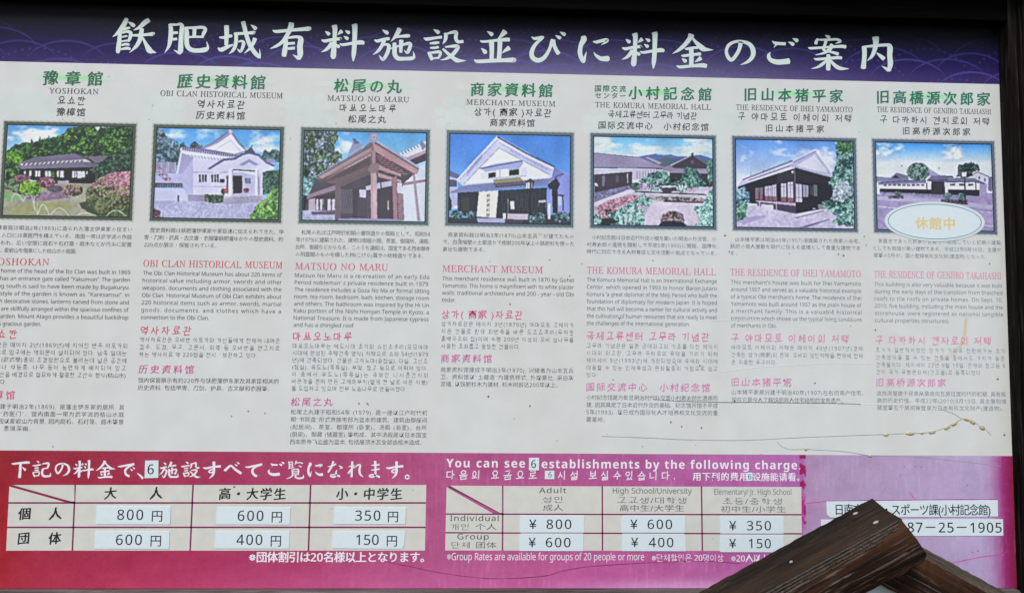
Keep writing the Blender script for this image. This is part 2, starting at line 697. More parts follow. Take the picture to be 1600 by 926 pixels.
S_['城'] = ((330, 25), [[(225, 150, 65), (228, 230, 62), (225, 340, 55), (222, 430, 50)], [(120, 320, 20), (200, 320, 42), (270, 300, 42), (305, 298, 35)], [(100, 475, 20), (150, 500, 55), (240, 460, 45), (320, 425, 20)],
    [(340, 268, 40), (440, 262, 38), (540, 255, 38), (625, 250, 48), (640, 255, 35)], [(365, 260, 50), (368, 340, 50), (355, 440, 50), (320, 510, 40), (262, 563, 5)], [(400, 385, 20), (445, 372, 28), (478, 400, 46), (462, 470, 42), (435, 525, 32), (410, 515, 28), (380, 482, 5)],
    [(470, 90, 60), (490, 170, 58), (520, 290, 55), (570, 430, 58), (640, 540, 58), (700, 600, 48), (725, 615, 25)], [(712, 605, 30), (718, 560, 22), (713, 485, 4)], [(645, 335, 55), (620, 400, 50), (570, 480, 40), (485, 555, 5)], [(585, 135, 10), (640, 178, 50), (662, 192, 45)]])
S_['有'] = ((330, 25), [[(1180, 110, 70), (1170, 170, 75), (1120, 280, 55), (1040, 390, 45), (950, 450, 35), (865, 485, 4)], [(905, 215, 15), (960, 232, 42), (1150, 215, 40), (1350, 198, 50), (1440, 192, 58), (1460, 200, 36)],
    [(1100, 330, 50), (1095, 430, 60), (1080, 530, 68), (1070, 590, 60)], [(1110, 330, 25), (1200, 315, 35), (1270, 312, 40), (1318, 345, 70), (1305, 450, 75), (1310, 560, 75), (1288, 635, 50)], [(1285, 635, 40), (1250, 605, 32), (1198, 572, 4)],
    [(1130, 410, 34), (1225, 403, 36)], [(1130, 485, 34), (1225, 475, 38)]])
S_['料'] = ((490, 30), [[(172, 182, 8), (215, 215, 48), (230, 230, 40)], [(415, 180, 55), (385, 205, 36), (352, 235, 4)], [(305, 100, 75), (315, 150, 65), (310, 280, 55), (300, 420, 65), (290, 540, 75), (285, 580, 45)],
    [(120, 310, 20), (170, 325, 42), (270, 305, 38), (390, 292, 42), (400, 296, 30)], [(270, 350, 50), (230, 410, 50), (180, 455, 36), (110, 488, 4)], [(330, 375, 18), (360, 400, 46), (378, 415, 36)],
    [(465, 172, 8), (510, 198, 46), (525, 208, 38)], [(445, 255, 8), (490, 285, 46), (505, 295, 38)], [(385, 362, 12), (430, 380, 36), (560, 360, 40), (690, 345, 58), (740, 355, 42)], [(600, 85, 80), (607, 120, 70), (605, 250, 62), (600, 400, 62), (590, 520, 58), (582, 618, 18)]])
S_['施'] = ((490, 30), [[(1012, 162, 8), (1065, 195, 48), (1092, 215, 40)], [(895, 310, 16), (940, 325, 42), (1040, 300, 40), (1110, 290, 42)], [(1040, 315, 50), (1000, 400, 45), (950, 470, 38), (870, 528, 4)],
    [(1000, 395, 22), (1060, 375, 32), (1108, 400, 50), (1085, 500, 50), (1030, 590, 42), (1000, 582, 36), (960, 532, 4)], [(1265, 145, 65), (1235, 210, 58), (1190, 275, 38), (1135, 335, 4)], [(1210, 270, 28), (1300, 255, 38), (1390, 250, 48), (1410, 258, 32)],
    [(1190, 355, 50), (1192, 440, 60), (1195, 520, 60), (1240, 580, 56), (1340, 585, 48), (1440, 580, 50), (1477, 555, 38), (1465, 475, 4)], [(1290, 315, 60), (1285, 400, 50), (1282, 490, 42)], [(1140, 435, 18), (1250, 400, 28), (1390, 360, 40), (1425, 382, 46), (1400, 460, 48), (1375, 498, 34), (1330, 458, 6)]])
S_['設'] = ((650, 30), [[(258, 155, 8), (310, 185, 48), (337, 205, 44)], [(115, 280, 12), (160, 297, 44), (280, 280, 36), (375, 268, 38)], [(205, 360, 22), (270, 355, 38), (335, 348, 32)], [(210, 425, 22), (270, 425, 33), (330, 415, 32)],
    [(185, 490, 36), (215, 550, 48), (235, 600, 40)], [(190, 500, 26), (280, 490, 36), (340, 485, 42), (362, 503, 36), (340, 560, 35)], [(235, 582, 22), (340, 572, 28)], [(430, 210, 40), (440, 260, 50), (425, 320, 38), (390, 372, 4)],
    [(440, 225, 22), (530, 198, 38), (590, 200, 50), (585, 280, 50), (615, 335, 42), (690, 332, 42)], [(430, 415, 22), (500, 405, 33), (590, 400, 48), (618, 420, 46), (570, 490, 52), (510, 550, 48), (430, 590, 28), (355, 603, 4)],
    [(395, 440, 26), (460, 500, 40), (540, 570, 50), (600, 608, 58), (650, 615, 40), (735, 613, 4)]])
S_['並'] = ((650, 30), [[(1047, 183, 8), (1105, 220, 50), (1120, 240, 45)], [(1310, 185, 80), (1275, 225, 56), (1240, 262, 36), (1205, 292, 10)], [(945, 320, 16), (990, 335, 32), (1150, 318, 34), (1300, 305, 48), (1370, 305, 52)],
    [(1110, 345, 70), (1115, 450, 60), (1112, 590, 55)], [(1235, 335, 65), (1230, 450, 60), (1220, 590, 58)], [(960, 430, 8), (1010, 480, 56), (1020, 505, 46)], [(1370, 425, 65), (1320, 460, 42), (1258, 508, 4)], [(855, 600, 12), (910, 625, 46), (1100, 615, 50), (1300, 608, 52), (1430, 605, 66), (1455, 622, 46)]])
S_['び'] = ((810, 40), [[(195, 170, 12), (235, 195, 38), (290, 188, 42), (350, 178, 42), (365, 188, 38)], [(350, 195, 32), (290, 240, 40), (230, 310, 50), (195, 400, 60), (210, 475, 62), (280, 515, 62), (360, 490, 56), (420, 420, 48), (465, 330, 42), (492, 240, 48), (505, 215, 50)],
    [(520, 215, 40), (525, 290, 50), (560, 370, 52), (590, 415, 56)], [(545, 148, 6), (590, 175, 42), (618, 190, 40)], [(610, 98, 6), (660, 125, 46), (685, 140, 40)]])
S_['に'] = ((810, 40), [[(955, 165, 66), (960, 210, 78), (920, 290, 60), (905, 380, 60), (915, 450, 60), (950, 520, 58), (970, 540, 36)], [(968, 520, 40), (982, 450, 26), (1003, 385, 4)], [(1095, 238, 10), (1150, 245, 40), (1230, 225, 42), (1300, 215, 45), (1290, 242, 36), (1215, 290, 4)],
    [(1106, 398, 6), (1150, 450, 38), (1220, 490, 58), (1310, 490, 72), (1330, 490, 56)]])
S_['金'] = ((960, 40), [[(1130, 140, 85), (1110, 190, 65), (1040, 280, 55), (950, 360, 42), (852, 418, 4)], [(1150, 190, 28), (1200, 250, 45), (1290, 335, 72), (1350, 355, 46), (1455, 362, 4)], [(1035, 345, 16), (1080, 345, 38), (1160, 330, 34), (1225, 328, 38)],
    [(985, 440, 12), (1020, 448, 36), (1140, 432, 36), (1265, 420, 44)], [(1130, 350, 60), (1132, 460, 62), (1130, 590, 58)], [(992, 490, 8), (1035, 520, 50), (1050, 535, 40)], [(1270, 480, 58), (1230, 510, 40), (1182, 540, 4)], [(915, 595, 16), (970, 612, 40), (1130, 598, 38), (1290, 588, 56), (1350, 598, 56)]])
S_['の'] = ((1120, 45), [[(350, 200, 60), (335, 290, 50), (290, 380, 48), (220, 460, 48), (165, 420, 48), (140, 330, 42), (180, 240, 44), (280, 192, 36), (390, 195, 42), (490, 240, 55), (535, 330, 65), (520, 420, 55), (450, 490, 38), (345, 535, 4)]])
S_['ご'] = ((1120, 45), [[(812, 182, 6), (860, 215, 42), (940, 222, 40), (1005, 225, 42)], [(880, 232, 22), (835, 283, 4)], [(785, 345, 4), (762, 400, 48), (790, 460, 56), (880, 492, 68), (990, 488, 72), (1060, 478, 76)], [(1050, 198, 6), (1100, 220, 44), (1128, 240, 42)], [(1112, 145, 6), (1165, 170, 48), (1188, 185, 42)]])
S_['案'] = ((1250, 45), [[(365, 98, 8), (410, 120, 42), (432, 135, 40)], [(260, 150, 26), (240, 190, 42), (230, 225, 42)], [(260, 165, 22), (400, 165, 32), (540, 160, 32), (590, 190, 36), (520, 220, 4)], [(380, 180, 45), (365, 240, 38), (345, 305, 42), (400, 335, 22), (480, 350, 34), (560, 375, 44)],
    [(475, 240, 62), (430, 310, 48), (350, 360, 32), (225, 388, 8)], [(120, 280, 10), (170, 290, 34), (400, 275, 30), (600, 262, 42), (670, 270, 46)], [(205, 440, 12), (250, 452, 34), (400, 440, 36), (560, 428, 42), (610, 435, 38)], [(410, 385, 45), (420, 430, 60), (415, 530, 60), (413, 605, 58)],
    [(390, 470, 32), (320, 530, 42), (250, 570, 28), (160, 592, 4)], [(450, 470, 28), (510, 540, 48), (590, 585, 48), (720, 592, 4)]])
S_['内'] = ((1250, 45), [[(940, 265, 60), (948, 360, 62), (940, 480, 60), (930, 580, 70)], [(940, 268, 26), (1090, 255, 36), (1270, 242, 42), (1320, 275, 72), (1318, 400, 68), (1328, 520, 70), (1305, 620, 50)], [(1300, 615, 44), (1255, 583, 32), (1200, 550, 4)],
    [(1110, 130, 90), (1115, 200, 75), (1100, 300, 60), (1060, 400, 46), (985, 478, 4)], [(1130, 360, 18), (1190, 410, 48), (1232, 445, 56)]])
S_['下'] = ((10, 712), [[(78, 105, 8), (120, 108, 24), (220, 95, 26), (320, 90, 32), (340, 97, 22)], [(210, 105, 34), (205, 200, 34), (195, 300, 40)], [(235, 155, 8), (280, 195, 34)]])
S_['記'] = ((10, 712), [[(448, 70, 6), (478, 90, 22)], [(385, 135, 6), (430, 138, 20), (505, 122, 18)], [(420, 172, 16), (475, 167, 16)], [(420, 203, 16), (475, 198, 16)], [(395, 235, 16), (405, 265, 20), (420, 295, 20)], [(400, 235, 13), (475, 225, 18), (485, 240, 18), (475, 280, 16)], [(415, 287, 14), (480, 278, 14)],
    [(525, 115, 12), (570, 105, 20), (615, 105, 28), (615, 140, 26), (600, 175, 22)], [(530, 185, 16), (600, 172, 18)], [(535, 190, 28), (525, 240, 28), (545, 285, 30), (610, 290, 26), (645, 278, 20), (640, 235, 4)]])
S_['で'] = ((170, 712), [[(135, 155, 8), (190, 150, 24), (290, 130, 24), (370, 118, 28)], [(360, 125, 22), (290, 160, 26), (245, 210, 28), (255, 265, 28), (300, 295, 30)], [(318, 185, 6), (345, 210, 22)], [(352, 163, 6), (378, 185, 20)]])
S_['、'] = ((170, 712), [[(415, 250, 8), (465, 290, 26), (495, 325, 30)]])
S_['す'] = ((490, 712), [[(1065, 170, 10), (1110, 178, 26), (1200, 160, 24), (1310, 150, 32)], [(1218, 85, 36), (1218, 160, 32), (1216, 230, 32), (1200, 280, 26), (1150, 325, 4)], [(1215, 195, 16), (1165, 205, 18), (1150, 230, 20), (1180, 240, 18), (1215, 225, 12)]])
S_['べ'] = ((330, 712), [[(190, 212, 16), (215, 205, 34), (270, 152, 26), (300, 150, 26), (360, 205, 30), (435, 255, 34)], [(342, 120, 6), (378, 145, 22)], [(372, 92, 6), (408, 115, 22)]])
S_['て'] = ((330, 712), [[(500, 155, 8), (550, 158, 26), (650, 135, 24), (740, 115, 30)], [(720, 125, 24), (640, 160, 26), (605, 210, 30), (620, 265, 32), (665, 298, 32)]])
S_['覧'] = ((330, 712), [[(1135, 80, 12), (1150, 140, 18), (1145, 185, 18)], [(1140, 90, 12), (1198, 85, 12)], [(1150, 118, 10), (1200, 112, 10)], [(1150, 145, 10), (1205, 140, 10)], [(1150, 178, 12), (1215, 170, 12)], [(1192, 85, 12), (1192, 175, 10)], [(1248, 70, 18), (1235, 110, 14), (1225, 128, 4)],
    [(1240, 105, 10), (1290, 95, 14), (1340, 105, 16)], [(1280, 138, 4), (1318, 160, 20)], [(1190, 200, 22), (1195, 280, 20)], [(1195, 200, 14), (1260, 192, 16), (1278, 208, 22), (1275, 275, 18)], [(1200, 228, 10), (1265, 222, 10)], [(1200, 252, 10), (1265, 247, 10)], [(1200, 278, 12), (1270, 272, 12)],
    [(1200, 285, 18), (1160, 315, 16), (1105, 335, 4)], [(1240, 280, 18), (1238, 312, 22), (1290, 328, 24), (1345, 315, 24), (1350, 275, 4)]])
S_['な'] = ((490, 712), [[(210, 155, 6), (260, 148, 20), (330, 118, 20)], [(292, 80, 28), (270, 150, 26), (218, 235, 24)], [(370, 140, 6), (405, 160, 24), (420, 175, 16), (380, 182, 6)], [(345, 200, 6), (330, 240, 22), (330, 285, 24), (290, 305, 22), (255, 290, 18), (270, 270, 16), (330, 275, 18), (385, 295, 26)]])
S_['れ'] = ((490, 712), [[(570, 90, 28), (565, 180, 26), (560, 295, 28)], [(515, 160, 8), (570, 145, 18), (590, 150, 16), (520, 240, 24), (515, 255, 10)], [(590, 180, 8), (640, 140, 18), (680, 140, 26), (670, 200, 26), (680, 260, 26), (725, 298, 5)]])
S_['ま'] = ((490, 712), [[(850, 135, 10), (900, 135, 20), (965, 128, 22)], [(845, 205, 10), (900, 202, 20), (965, 190, 22)], [(905, 80, 34), (910, 180, 26), (905, 270, 26), (860, 305, 22), (820, 290, 20), (850, 270, 18), (910, 280, 22), (970, 305, 28)]])
S_['。'] = ((490, 712), [[(1377 + 27 * math.cos(a * math.pi / 4), 305 + 27 * math.sin(a * math.pi / 4), 16) for a in range(9)]])
ZS = 9.4118


def brush(acc, ch, dest=None, off=(0, 0), n=0.0009, grow=1.0):
    """add one brush character; dest = pixel box (x0,y0,x1,y1) or None for where it was traced"""
    org, strokes = S_[ch]
    polys = [stroke_poly([(x, y, wd * grow) for x, y, wd in s]) for s in strokes]
    allp = np.concatenate([p[0] for p in polys])
    mn, mxx = allp.min(0), allp.max(0)
    for k, (vs, fs) in enumerate(polys):
        if dest is None:
            X = org[0] + off[0] + vs[:, 0] / ZS
            Y = org[1] + off[1] + vs[:, 1] / ZS
        else:
            X = dest[0] + (vs[:, 0] - mn[0]) / (mxx[0] - mn[0]) * (dest[2] - dest[0])
            Y = dest[1] + (vs[:, 1] - mn[1]) / (mxx[1] - mn[1]) * (dest[3] - dest[1])
        v3 = []
        for x, y in zip(X, Y):
            p = at(x, y)
            v3.append((p.x, -(n + 0.00002 * k) * PN, p.z))
        acc.add(np.array(v3), fs)

# ------------------------------------------------------------------ picture painting (flat print)
class Pic:
    def __init__(s, X, Y, sky):
        s.X, s.Y = X, Y
        s.img = np.ones(X.shape + (3,)) * np.array(sky, float)
        s.k = 0

    def poly(s, pts, rough=0.0, rs=30):
        s.k += 1
        X, Y = s.X, s.Y
        if rough:
            X = X + (fbm(s.X, s.Y, rs, 50 + s.k) - 0.5) * rough * 2
            Y = Y + (fbm(s.X, s.Y, rs, 90 + s.k) - 0.5) * rough * 2
        inside = np.zeros(X.shape, bool)
        n = len(pts)
        for i in range(n):
            x1, y1 = pts[i]
            x2, y2 = pts[(i + 1) % n]
            if y1 == y2:
                continue
            c = ((Y >= min(y1, y2)) & (Y < max(y1, y2)) & (X < (x2 - x1) * (Y - y1) / (y2 - y1) + x1))
            inside ^= c
        return inside

    def ell(s, cx, cy, rx, ry, rough=0.0, rs=30):
        s.k += 1
        r = ((s.X - cx) / rx) ** 2 + ((s.Y - cy) / ry) ** 2
        if rough:
            r = r + (fbm(s.X, s.Y, rs, 20 + s.k) - 0.5) * rough
        return r < 1

    def put(s, m, c, a=1.0):
        c = np.array(c, float)
        if c.ndim == 1:
            c = np.ones(s.img.shape) * c
        m = np.asarray(m, float) * a
        s.img = s.img * (1 - m[..., None]) + c * m[..., None]

    def P(s, pts, c, rough=0.0, rs=30, a=1.0):
        s.put(s.poly(pts, rough, rs), c, a)

    def grain(s, m, c1, c2, sc=12, seed=3, gain=1.6, a=1.0, sy=None):
        f = fbm(s.X, s.Y * (1 if sy is None else sc / sy), sc, seed)
        f = np.clip((f - 0.5) * gain + 0.5, 0, 1)[..., None]
        s.put(m, np.array(c1, float) * (1 - f) + np.array(c2, float) * f, a)

    def leaf(s, m, dark, mid, light, sc=26, seed=5):
        f = fbm(s.X, s.Y, sc * 3, seed, 2) * 0.5 + fbm(s.X, s.Y, sc, seed + 3, 3) * 0.8 + fbm(s.X, s.Y, 9, seed + 9, 2) * 0.7 - 0.5
        f = f + (fbm(s.X, s.Y, 5, seed + 17, 1) - 0.5) * 0.34
        f = np.clip((f - 0.5) * 1.9 + 0.45, 0, 1)[..., None]
        d, md, l = (np.array(q, float) for q in (dark, mid, light))
        col = np.where(f < 0.5, d + (md - d) * f * 2, md + (l - md) * (f * 2 - 1))
        s.put(m, col)

    def line(s, pts, wd, c, a=1.0):
        m = np.zeros(s.X.shape, bool)
        for (x1, y1), (x2, y2) in zip(pts, pts[1:]):
            L = (x2 - x1) ** 2 + (y2 - y1) ** 2 + 1e-9
            t = np.clip(((s.X - x1) * (x2 - x1) + (s.Y - y1) * (y2 - y1)) / L, 0, 1)
            m |= np.hypot(s.X - x1 - t * (x2 - x1), s.Y - y1 - t * (y2 - y1)) < wd / 2
        s.put(m, c, a)

    def rep(s, a, b, n, fn):
        for i in range(n):
            t = i / (n - 1)
            fn(a[0] + (b[0] - a[0]) * t, a[1] + (b[1] - a[1]) * t, t)

    def sky(s, top, bot, y0, y1, cloud=None, cs=150, th=0.55, soft=5, seed=1, squash=1.6, wt=None):
        t = np.clip((s.Y - y0) / (y1 - y0), 0, 1)[..., None]
        s.img = np.array(top, float) * (1 - t) + np.array(bot, float) * t
        if cloud is not None:
            f = fbm(s.X, s.Y * squash, cs, seed, 5)
            if wt is not None:
                f = f + wt
            s.put(np.clip((f - th) * soft, 0, 1), cloud)


def picture1(X, Y):
    p = Pic(X, Y, (90, 165, 225))
    p.sky((70, 150, 220), (150, 200, 235), 70, 260, (222, 228, 228), 130, 0.47, 5, 3, 1.8, wt=np.exp(-((X - 260) / 200) ** 2 - ((Y - 180) / 70) ** 2) * 0.35 - 0.12)
    p.leaf(p.poly([(40, 300), (120, 235), (220, 215), (310, 210), (400, 180), (500, 150), (540, 100), (620, 84), (740, 90), (770, 118), (800, 92), (1060, 85), (1060, 520), (40, 520)], 14, 22), (6, 24, 16), (30, 78, 30), (100, 150, 62), 26, 4)
    rr_ = random.Random(4)
    for _ in range(70):
        x, y = rr_.uniform(90, 1050), rr_.uniform(120, 330)
        if y > 330 - (x - 90) * .25 or x > 520:
            w_ = rr_.uniform(26, 52)
            p.leaf(p.ell(x, y + 10, w_, w_ * .62, .5, 16) & p.poly([(60, 290), (220, 225), (500, 160), (560, 110), (1055, 95), (1055, 330), (60, 330)]), (8, 30, 14), (44, 98, 34), (132, 172, 74), 14, 60 + _)
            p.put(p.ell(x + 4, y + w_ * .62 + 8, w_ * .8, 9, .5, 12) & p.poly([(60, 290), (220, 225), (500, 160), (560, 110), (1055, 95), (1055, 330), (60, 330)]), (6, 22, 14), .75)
    for x, h in ((315, 45), (350, 35), (385, 60), (460, 50), (250, 20)):
        p.leaf(p.poly([(x - 16, 235 - h * .2), (x, 200 - h * .8), (x + 16, 235 - h * .2)], 6, 8), (20, 50, 40), (40, 85, 50), (70, 110, 60), 10, 8)
    p.leaf(p.poly([(45, 290), (110, 285), (185, 345), (170, 400), (130, 380), (45, 385)], 8, 20), (20, 60, 15), (75, 135, 30), (130, 185, 60), 20, 12)
    p.leaf(p.poly([(40, 385), (140, 385), (180, 440), (130, 520), (35, 520)], 12, 16), (8, 28, 12), (35, 75, 30), (110, 150, 90), 16, 14)
    # house
    p.P([(150, 430), (760, 405), (760, 545), (440, 545), (150, 480)], (22, 16, 22))
    p.P([(145, 385), (265, 338), (590, 305), (690, 345), (790, 410), (770, 415), (160, 432), (135, 410)], (105, 98, 122))
    p.P([(690, 330), (860, 322), (870, 350), (760, 385)], (118, 108, 130))
    p.P([(145, 385), (265, 340), (590, 307), (680, 350), (160, 388)], (112, 106, 132))
    p.P([(160, 390), (680, 352), (740, 378), (650, 372), (165, 408)], (200, 195, 205))
    for x in np.linspace(180, 640, 14):
        p.line([(x, 403 - (x - 160) * .06), (x + 16, 391 - (x - 160) * .06)], 9, (60, 52, 70))
    p.P([(160, 405), (650, 372), (700, 408), (165, 432)], (120, 114, 140))
    for i in range(34):
        x = 165 + i * 15.5
        p.line([(x, 432 - i * .7), (x + 10, 404 - i * 1.0)], 3, (85, 78, 102), 0.7)
    for i in range(30):
        x = 175 + i * 16.5
        p.line([(x, 384 - i * 1.1), (x + 70 + i * 1.2, 345 - i * 1.3)], 2.5, (88, 82, 108), 0.55)
    p.line([(590, 290), (596, 305), (690, 345), (740, 385)], 8, (70, 64, 84))
    for x, ww, hh in ((228, 18, 40), (275, 20, 44), (298, 20, 44), (356, 20, 46), (380, 22, 46), (450, 18, 48), (474, 32, 52), (572, 20, 52), (594, 14, 50), (612, 38, 58), (652, 24, 50), (684, 14, 26), (186, 14, 24)):
        p.P([(x, 446), (x + ww, 445), (x + ww, 447 + hh), (x, 448 + hh)], (205, 208, 218))
    p.P([(405, 452), (432, 452), (432, 500), (405, 500)], (60, 110, 40))
    p.P([(455, 525), (548, 522), (548, 548), (455, 550)], (168, 160, 172))
    # ground
    p.grain(p.poly([(15, 560), (400, 545), (760, 545), (1060, 560), (1060, 820), (8, 820)]), (140, 140, 125), (175, 172, 150), 30, 5)
    p.grain(p.poly([(300, 620), (480, 610), (560, 660), (300, 690), (200, 670)], 10), (110, 85, 110), (165, 135, 160), 14, 6)
    p.grain(p.poly([(60, 740), (300, 690), (520, 700), (640, 740), (300, 790), (70, 800)], 12), (140, 142, 80), (165, 165, 110), 20, 7, a=0.7)
    p.grain(p.poly([(25, 610), (150, 640), (180, 680), (20, 690)], 8), (120, 165, 100), (150, 185, 130), 16, 8)
    p.leaf(p.poly([(30, 520), (180, 500), (230, 640), (190, 650), (80, 600), (30, 590)], 12), (20, 45, 30), (75, 110, 70), (140, 165, 130), 14, 22)
    p.leaf(p.ell(170, 505, 66, 28, 0.2), (75, 50, 60), (140, 90, 105), (190, 150, 160), 14, 24)
    p.leaf(p.ell(360, 540, 78, 44, 0.2), (50, 30, 45), (140, 85, 105), (200, 140, 160), 14, 25)
    p.grain(p.ell(435, 590, 66, 28, 0.3), (60, 50, 70), (110, 95, 120), 12)
    p.leaf(p.poly([(155, 545), (190, 525), (290, 528), (322, 570), (318, 640), (230, 650), (150, 620)], 8), (30, 80, 25), (95, 150, 40), (170, 195, 70), 14, 27)
    p.leaf(p.ell(580, 602, 82, 48, 0.25), (40, 40, 35), (120, 105, 95), (195, 160, 150), 13, 28)
    p.P([(630, 700), (690, 690), (830, 810), (760, 805), (650, 740)], (55, 70, 50), 6)
    p.leaf(p.poly([(760, 420), (850, 330), (950, 300), (1050, 240), (1060, 470), (900, 480), (780, 500), (700, 430)], 16), (10, 28, 22), (35, 70, 45), (95, 130, 110), 18, 30)
    bush = p.poly([(678, 640), (690, 600), (720, 558), (760, 522), (805, 495), (860, 470), (920, 455), (980, 447), (1045, 444), (1040, 815), (850, 815), (780, 785), (725, 745), (690, 695)], 4, 14)
    p.leaf(bush, (25, 50, 25), (95, 115, 65), (165, 165, 110), 13, 33)
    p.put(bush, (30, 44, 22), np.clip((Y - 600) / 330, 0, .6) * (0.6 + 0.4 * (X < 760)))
    pk = np.clip((fbm(X, Y, 16, 40) - 0.40 + (590 - Y + (X - 860) * .25) / 560) * 4, 0, 1) * bush
    p.leaf(pk > 0.5, (120, 75, 90), (185, 120, 145), (220, 175, 190), 12, 35)
    for a in ((85, 685, 120, 628, 180, 690), (300, 790, 340, 715, 390, 800), (405, 800, 470, 742, 545, 802), (620, 800, 690, 782, 770, 805), (855, 805, 930, 762, 1010, 805), (185, 680, 235, 628, 272, 760)):
        x0, y0, x1, y1, x2, y2 = a
        ts = np.linspace(0, 1, 9)
        p.line([((1 - t) ** 2 * x0 + 2 * t * (1 - t) * (2 * x1 - (x0 + x2) / 2) + t * t * x2, (1 - t) ** 2 * y0 + 2 * t * (1 - t) * (2 * y1 - (y0 + y2) / 2) + t * t * y2) for t in ts], 6, (205, 212, 205))
    p.line([(270, 650), (266, 720), (295, 800), (292, 680)], 5, (190, 195, 190))
    return p.img


def picture2(X, Y):
    p = Pic(X, Y, (80, 160, 225))
    p.sky((60, 145, 222), (120, 185, 235), 95, 330, (215, 228, 238), 180, 0.5, 4, 5, 2.2, wt=np.exp(-((X - 980) / 160) ** 2 - ((Y - 260) / 70) ** 2) * 0.4 + np.exp(-((X - 260) / 110) ** 2 - ((Y - 170) / 60) ** 2) * 0.2 - 0.1)
    p.leaf(p.poly([(90, 100), (150, 100), (180, 170), (270, 210), (290, 270), (270, 400), (90, 420)], 16), (20, 50, 55), (70, 105, 110), (140, 165, 205), 18, 3)
    p.leaf(p.poly([(290, 240), (320, 212), (345, 250), (300, 300)], 8), (20, 45, 50), (55, 85, 90), (90, 120, 140), 12, 4)
    p.leaf(p.poly([(370, 260), (385, 225), (410, 210), (440, 235), (475, 245), (450, 270)], 6), (20, 45, 50), (55, 85, 90), (90, 120, 140), 12, 5)
    p.leaf(p.poly([(955, 330), (980, 275), (1010, 300), (1050, 270), (1105, 300), (1105, 380), (960, 370)], 8), (30, 60, 65), (75, 110, 110), (130, 160, 165), 12, 6)
    p.leaf(p.poly([(940, 470), (1000, 450), (1105, 440), (1105, 620), (940, 640)], 8), (20, 50, 50), (50, 90, 80), (95, 140, 115), 18, 7)
    wallc = (206, 206, 236)
    # wing to the left
    p.P([(90, 375), (260, 380), (255, 470), (90, 460)], (120, 118, 155))
    for i in range(12):
        p.line([(100 + i * 14, 380), (96 + i * 14, 460)], 5, (185, 185, 215))
    p.P([(90, 465), (320, 470), (360, 560), (90, 560)], (175, 175, 215))
    p.P([(90, 545), (358, 550), (356, 580), (90, 582)], (60, 62, 90))
    for i in range(13):
        p.line([(112 + i * 20, 558), (112 + i * 20, 578)], 10, (120, 122, 150))
    p.P([(90, 590), (358, 592), (358, 690), (90, 690)], (198, 198, 232))
    # main body
    p.P([(262, 465), (300, 275), (400, 345), (310, 475)], (160, 158, 205))
    p.P([(310, 470), (400, 350), (396, 690), (358, 690), (312, 560)], (178, 178, 218))
    p.P([(396, 345), (740, 340), (960, 400), (960, 660), (396, 690)], wallc)
    p.P([(358, 640), (500, 645), (500, 695), (358, 695)], (150, 140, 175))
    # gable
    p.P([(440, 275), (560, 220), (690, 120), (715, 125), (770, 220), (830, 290), (740, 325)], (150, 150, 195))
    p.P([(475, 280), (600, 225), (705, 150), (760, 230), (820, 285), (720, 318), (560, 290)], (226, 226, 242))
    p.line([(560, 290), (640, 240), (700, 205), (780, 290)], 5, (185, 185, 220))
    p.line([(440, 275), (560, 222), (690, 128), (700, 125)], 10, (120, 118, 160))
    p.line([(705, 130), (770, 225), (830, 290)], 7, (95, 92, 135))
    p.P([(680, 122), (700, 112), (718, 140), (690, 150)], (200, 196, 225))
    # main eave
    p.P([(296, 255), (430, 262), (600, 290), (760, 320), (700, 345), (560, 320), (300, 285)], (105, 102, 150))
    p.P([(298, 282), (560, 318), (740, 345), (600, 365), (400, 345), (300, 300)], (222, 222, 245))
    for i in range(24):
        p.line([(310 + i * 18, 262 + i * 2.6), (305 + i * 18, 288 + i * 2.4)], 5, (200, 200, 228))
    for i in range(12):
        p.line([(330 + i * 26, 318 + i * 3.0), (345 + i * 26, 332 + i * 3)], 10, (160, 160, 205))
    p.P([(256, 470), (296, 262), (312, 275), (275, 470)], (222, 222, 245))
    p.line([(258, 465), (296, 285)], 4, (95, 92, 130))
    # bands and slots
    p.line([(396, 460), (680, 462)], 5, (150, 150, 195))
    p.line([(396, 575), (950, 580)], 5, (160, 160, 200))
    for x in (445, 470, 492, 545, 568, 590):
        p.P([(x, 480), (x + 14, 480), (x + 14, 540), (x, 540)], (30, 30, 55))
    for x in (822, 836, 850, 886):
        p.P([(x, 505), (x + 9, 505), (x + 9, 550), (x, 550)], (60, 60, 95))
    p.P([(612, 515), (652, 515), (652, 543), (612, 543)], (35, 32, 50))
    # entrance
    p.P([(600, 480), (680, 460), (950, 470), (950, 640), (690, 650), (690, 490)], (188, 188, 224))
    p.P([(718, 490), (794, 490), (794, 628), (722, 632)], (28, 30, 30))
    p.P([(668, 490), (680, 490), (680, 640), (668, 600)], (70, 50, 60))
    for x in (820, 836, 852):
        p.P([(x, 508), (x + 9, 508), (x + 9, 552), (x, 552)], (50, 50, 85))
    p.P([(520, 432), (640, 350), (730, 345), (800, 312), (850, 300), (930, 320), (1000, 380), (1060, 412), (1050, 440), (950, 460), (880, 400), (850, 370), (800, 372), (700, 435), (600, 470), (530, 455)], (210, 210, 240))
    p.P([(515, 430), (640, 350), (720, 345), (790, 310), (850, 296), (930, 315), (1000, 375), (1062, 408), (1050, 418), (985, 388), (925, 332), (850, 312), (800, 324), (735, 362), (650, 368), (530, 440)], (95, 92, 140))
    p.P([(770, 400), (850, 355), (930, 400), (900, 410), (850, 380), (800, 410)], (150, 150, 195))
    p.line([(610, 490), (760, 448), (900, 478)], 16, (218, 218, 245))
    p.line([(716, 440), (900, 452)], 8, (60, 58, 80))
    p.P([(810, 300), (865, 258), (905, 308), (860, 300)], (80, 78, 115), 4)
    p.line([(865, 262), (876, 246)], 6, (60, 60, 90))
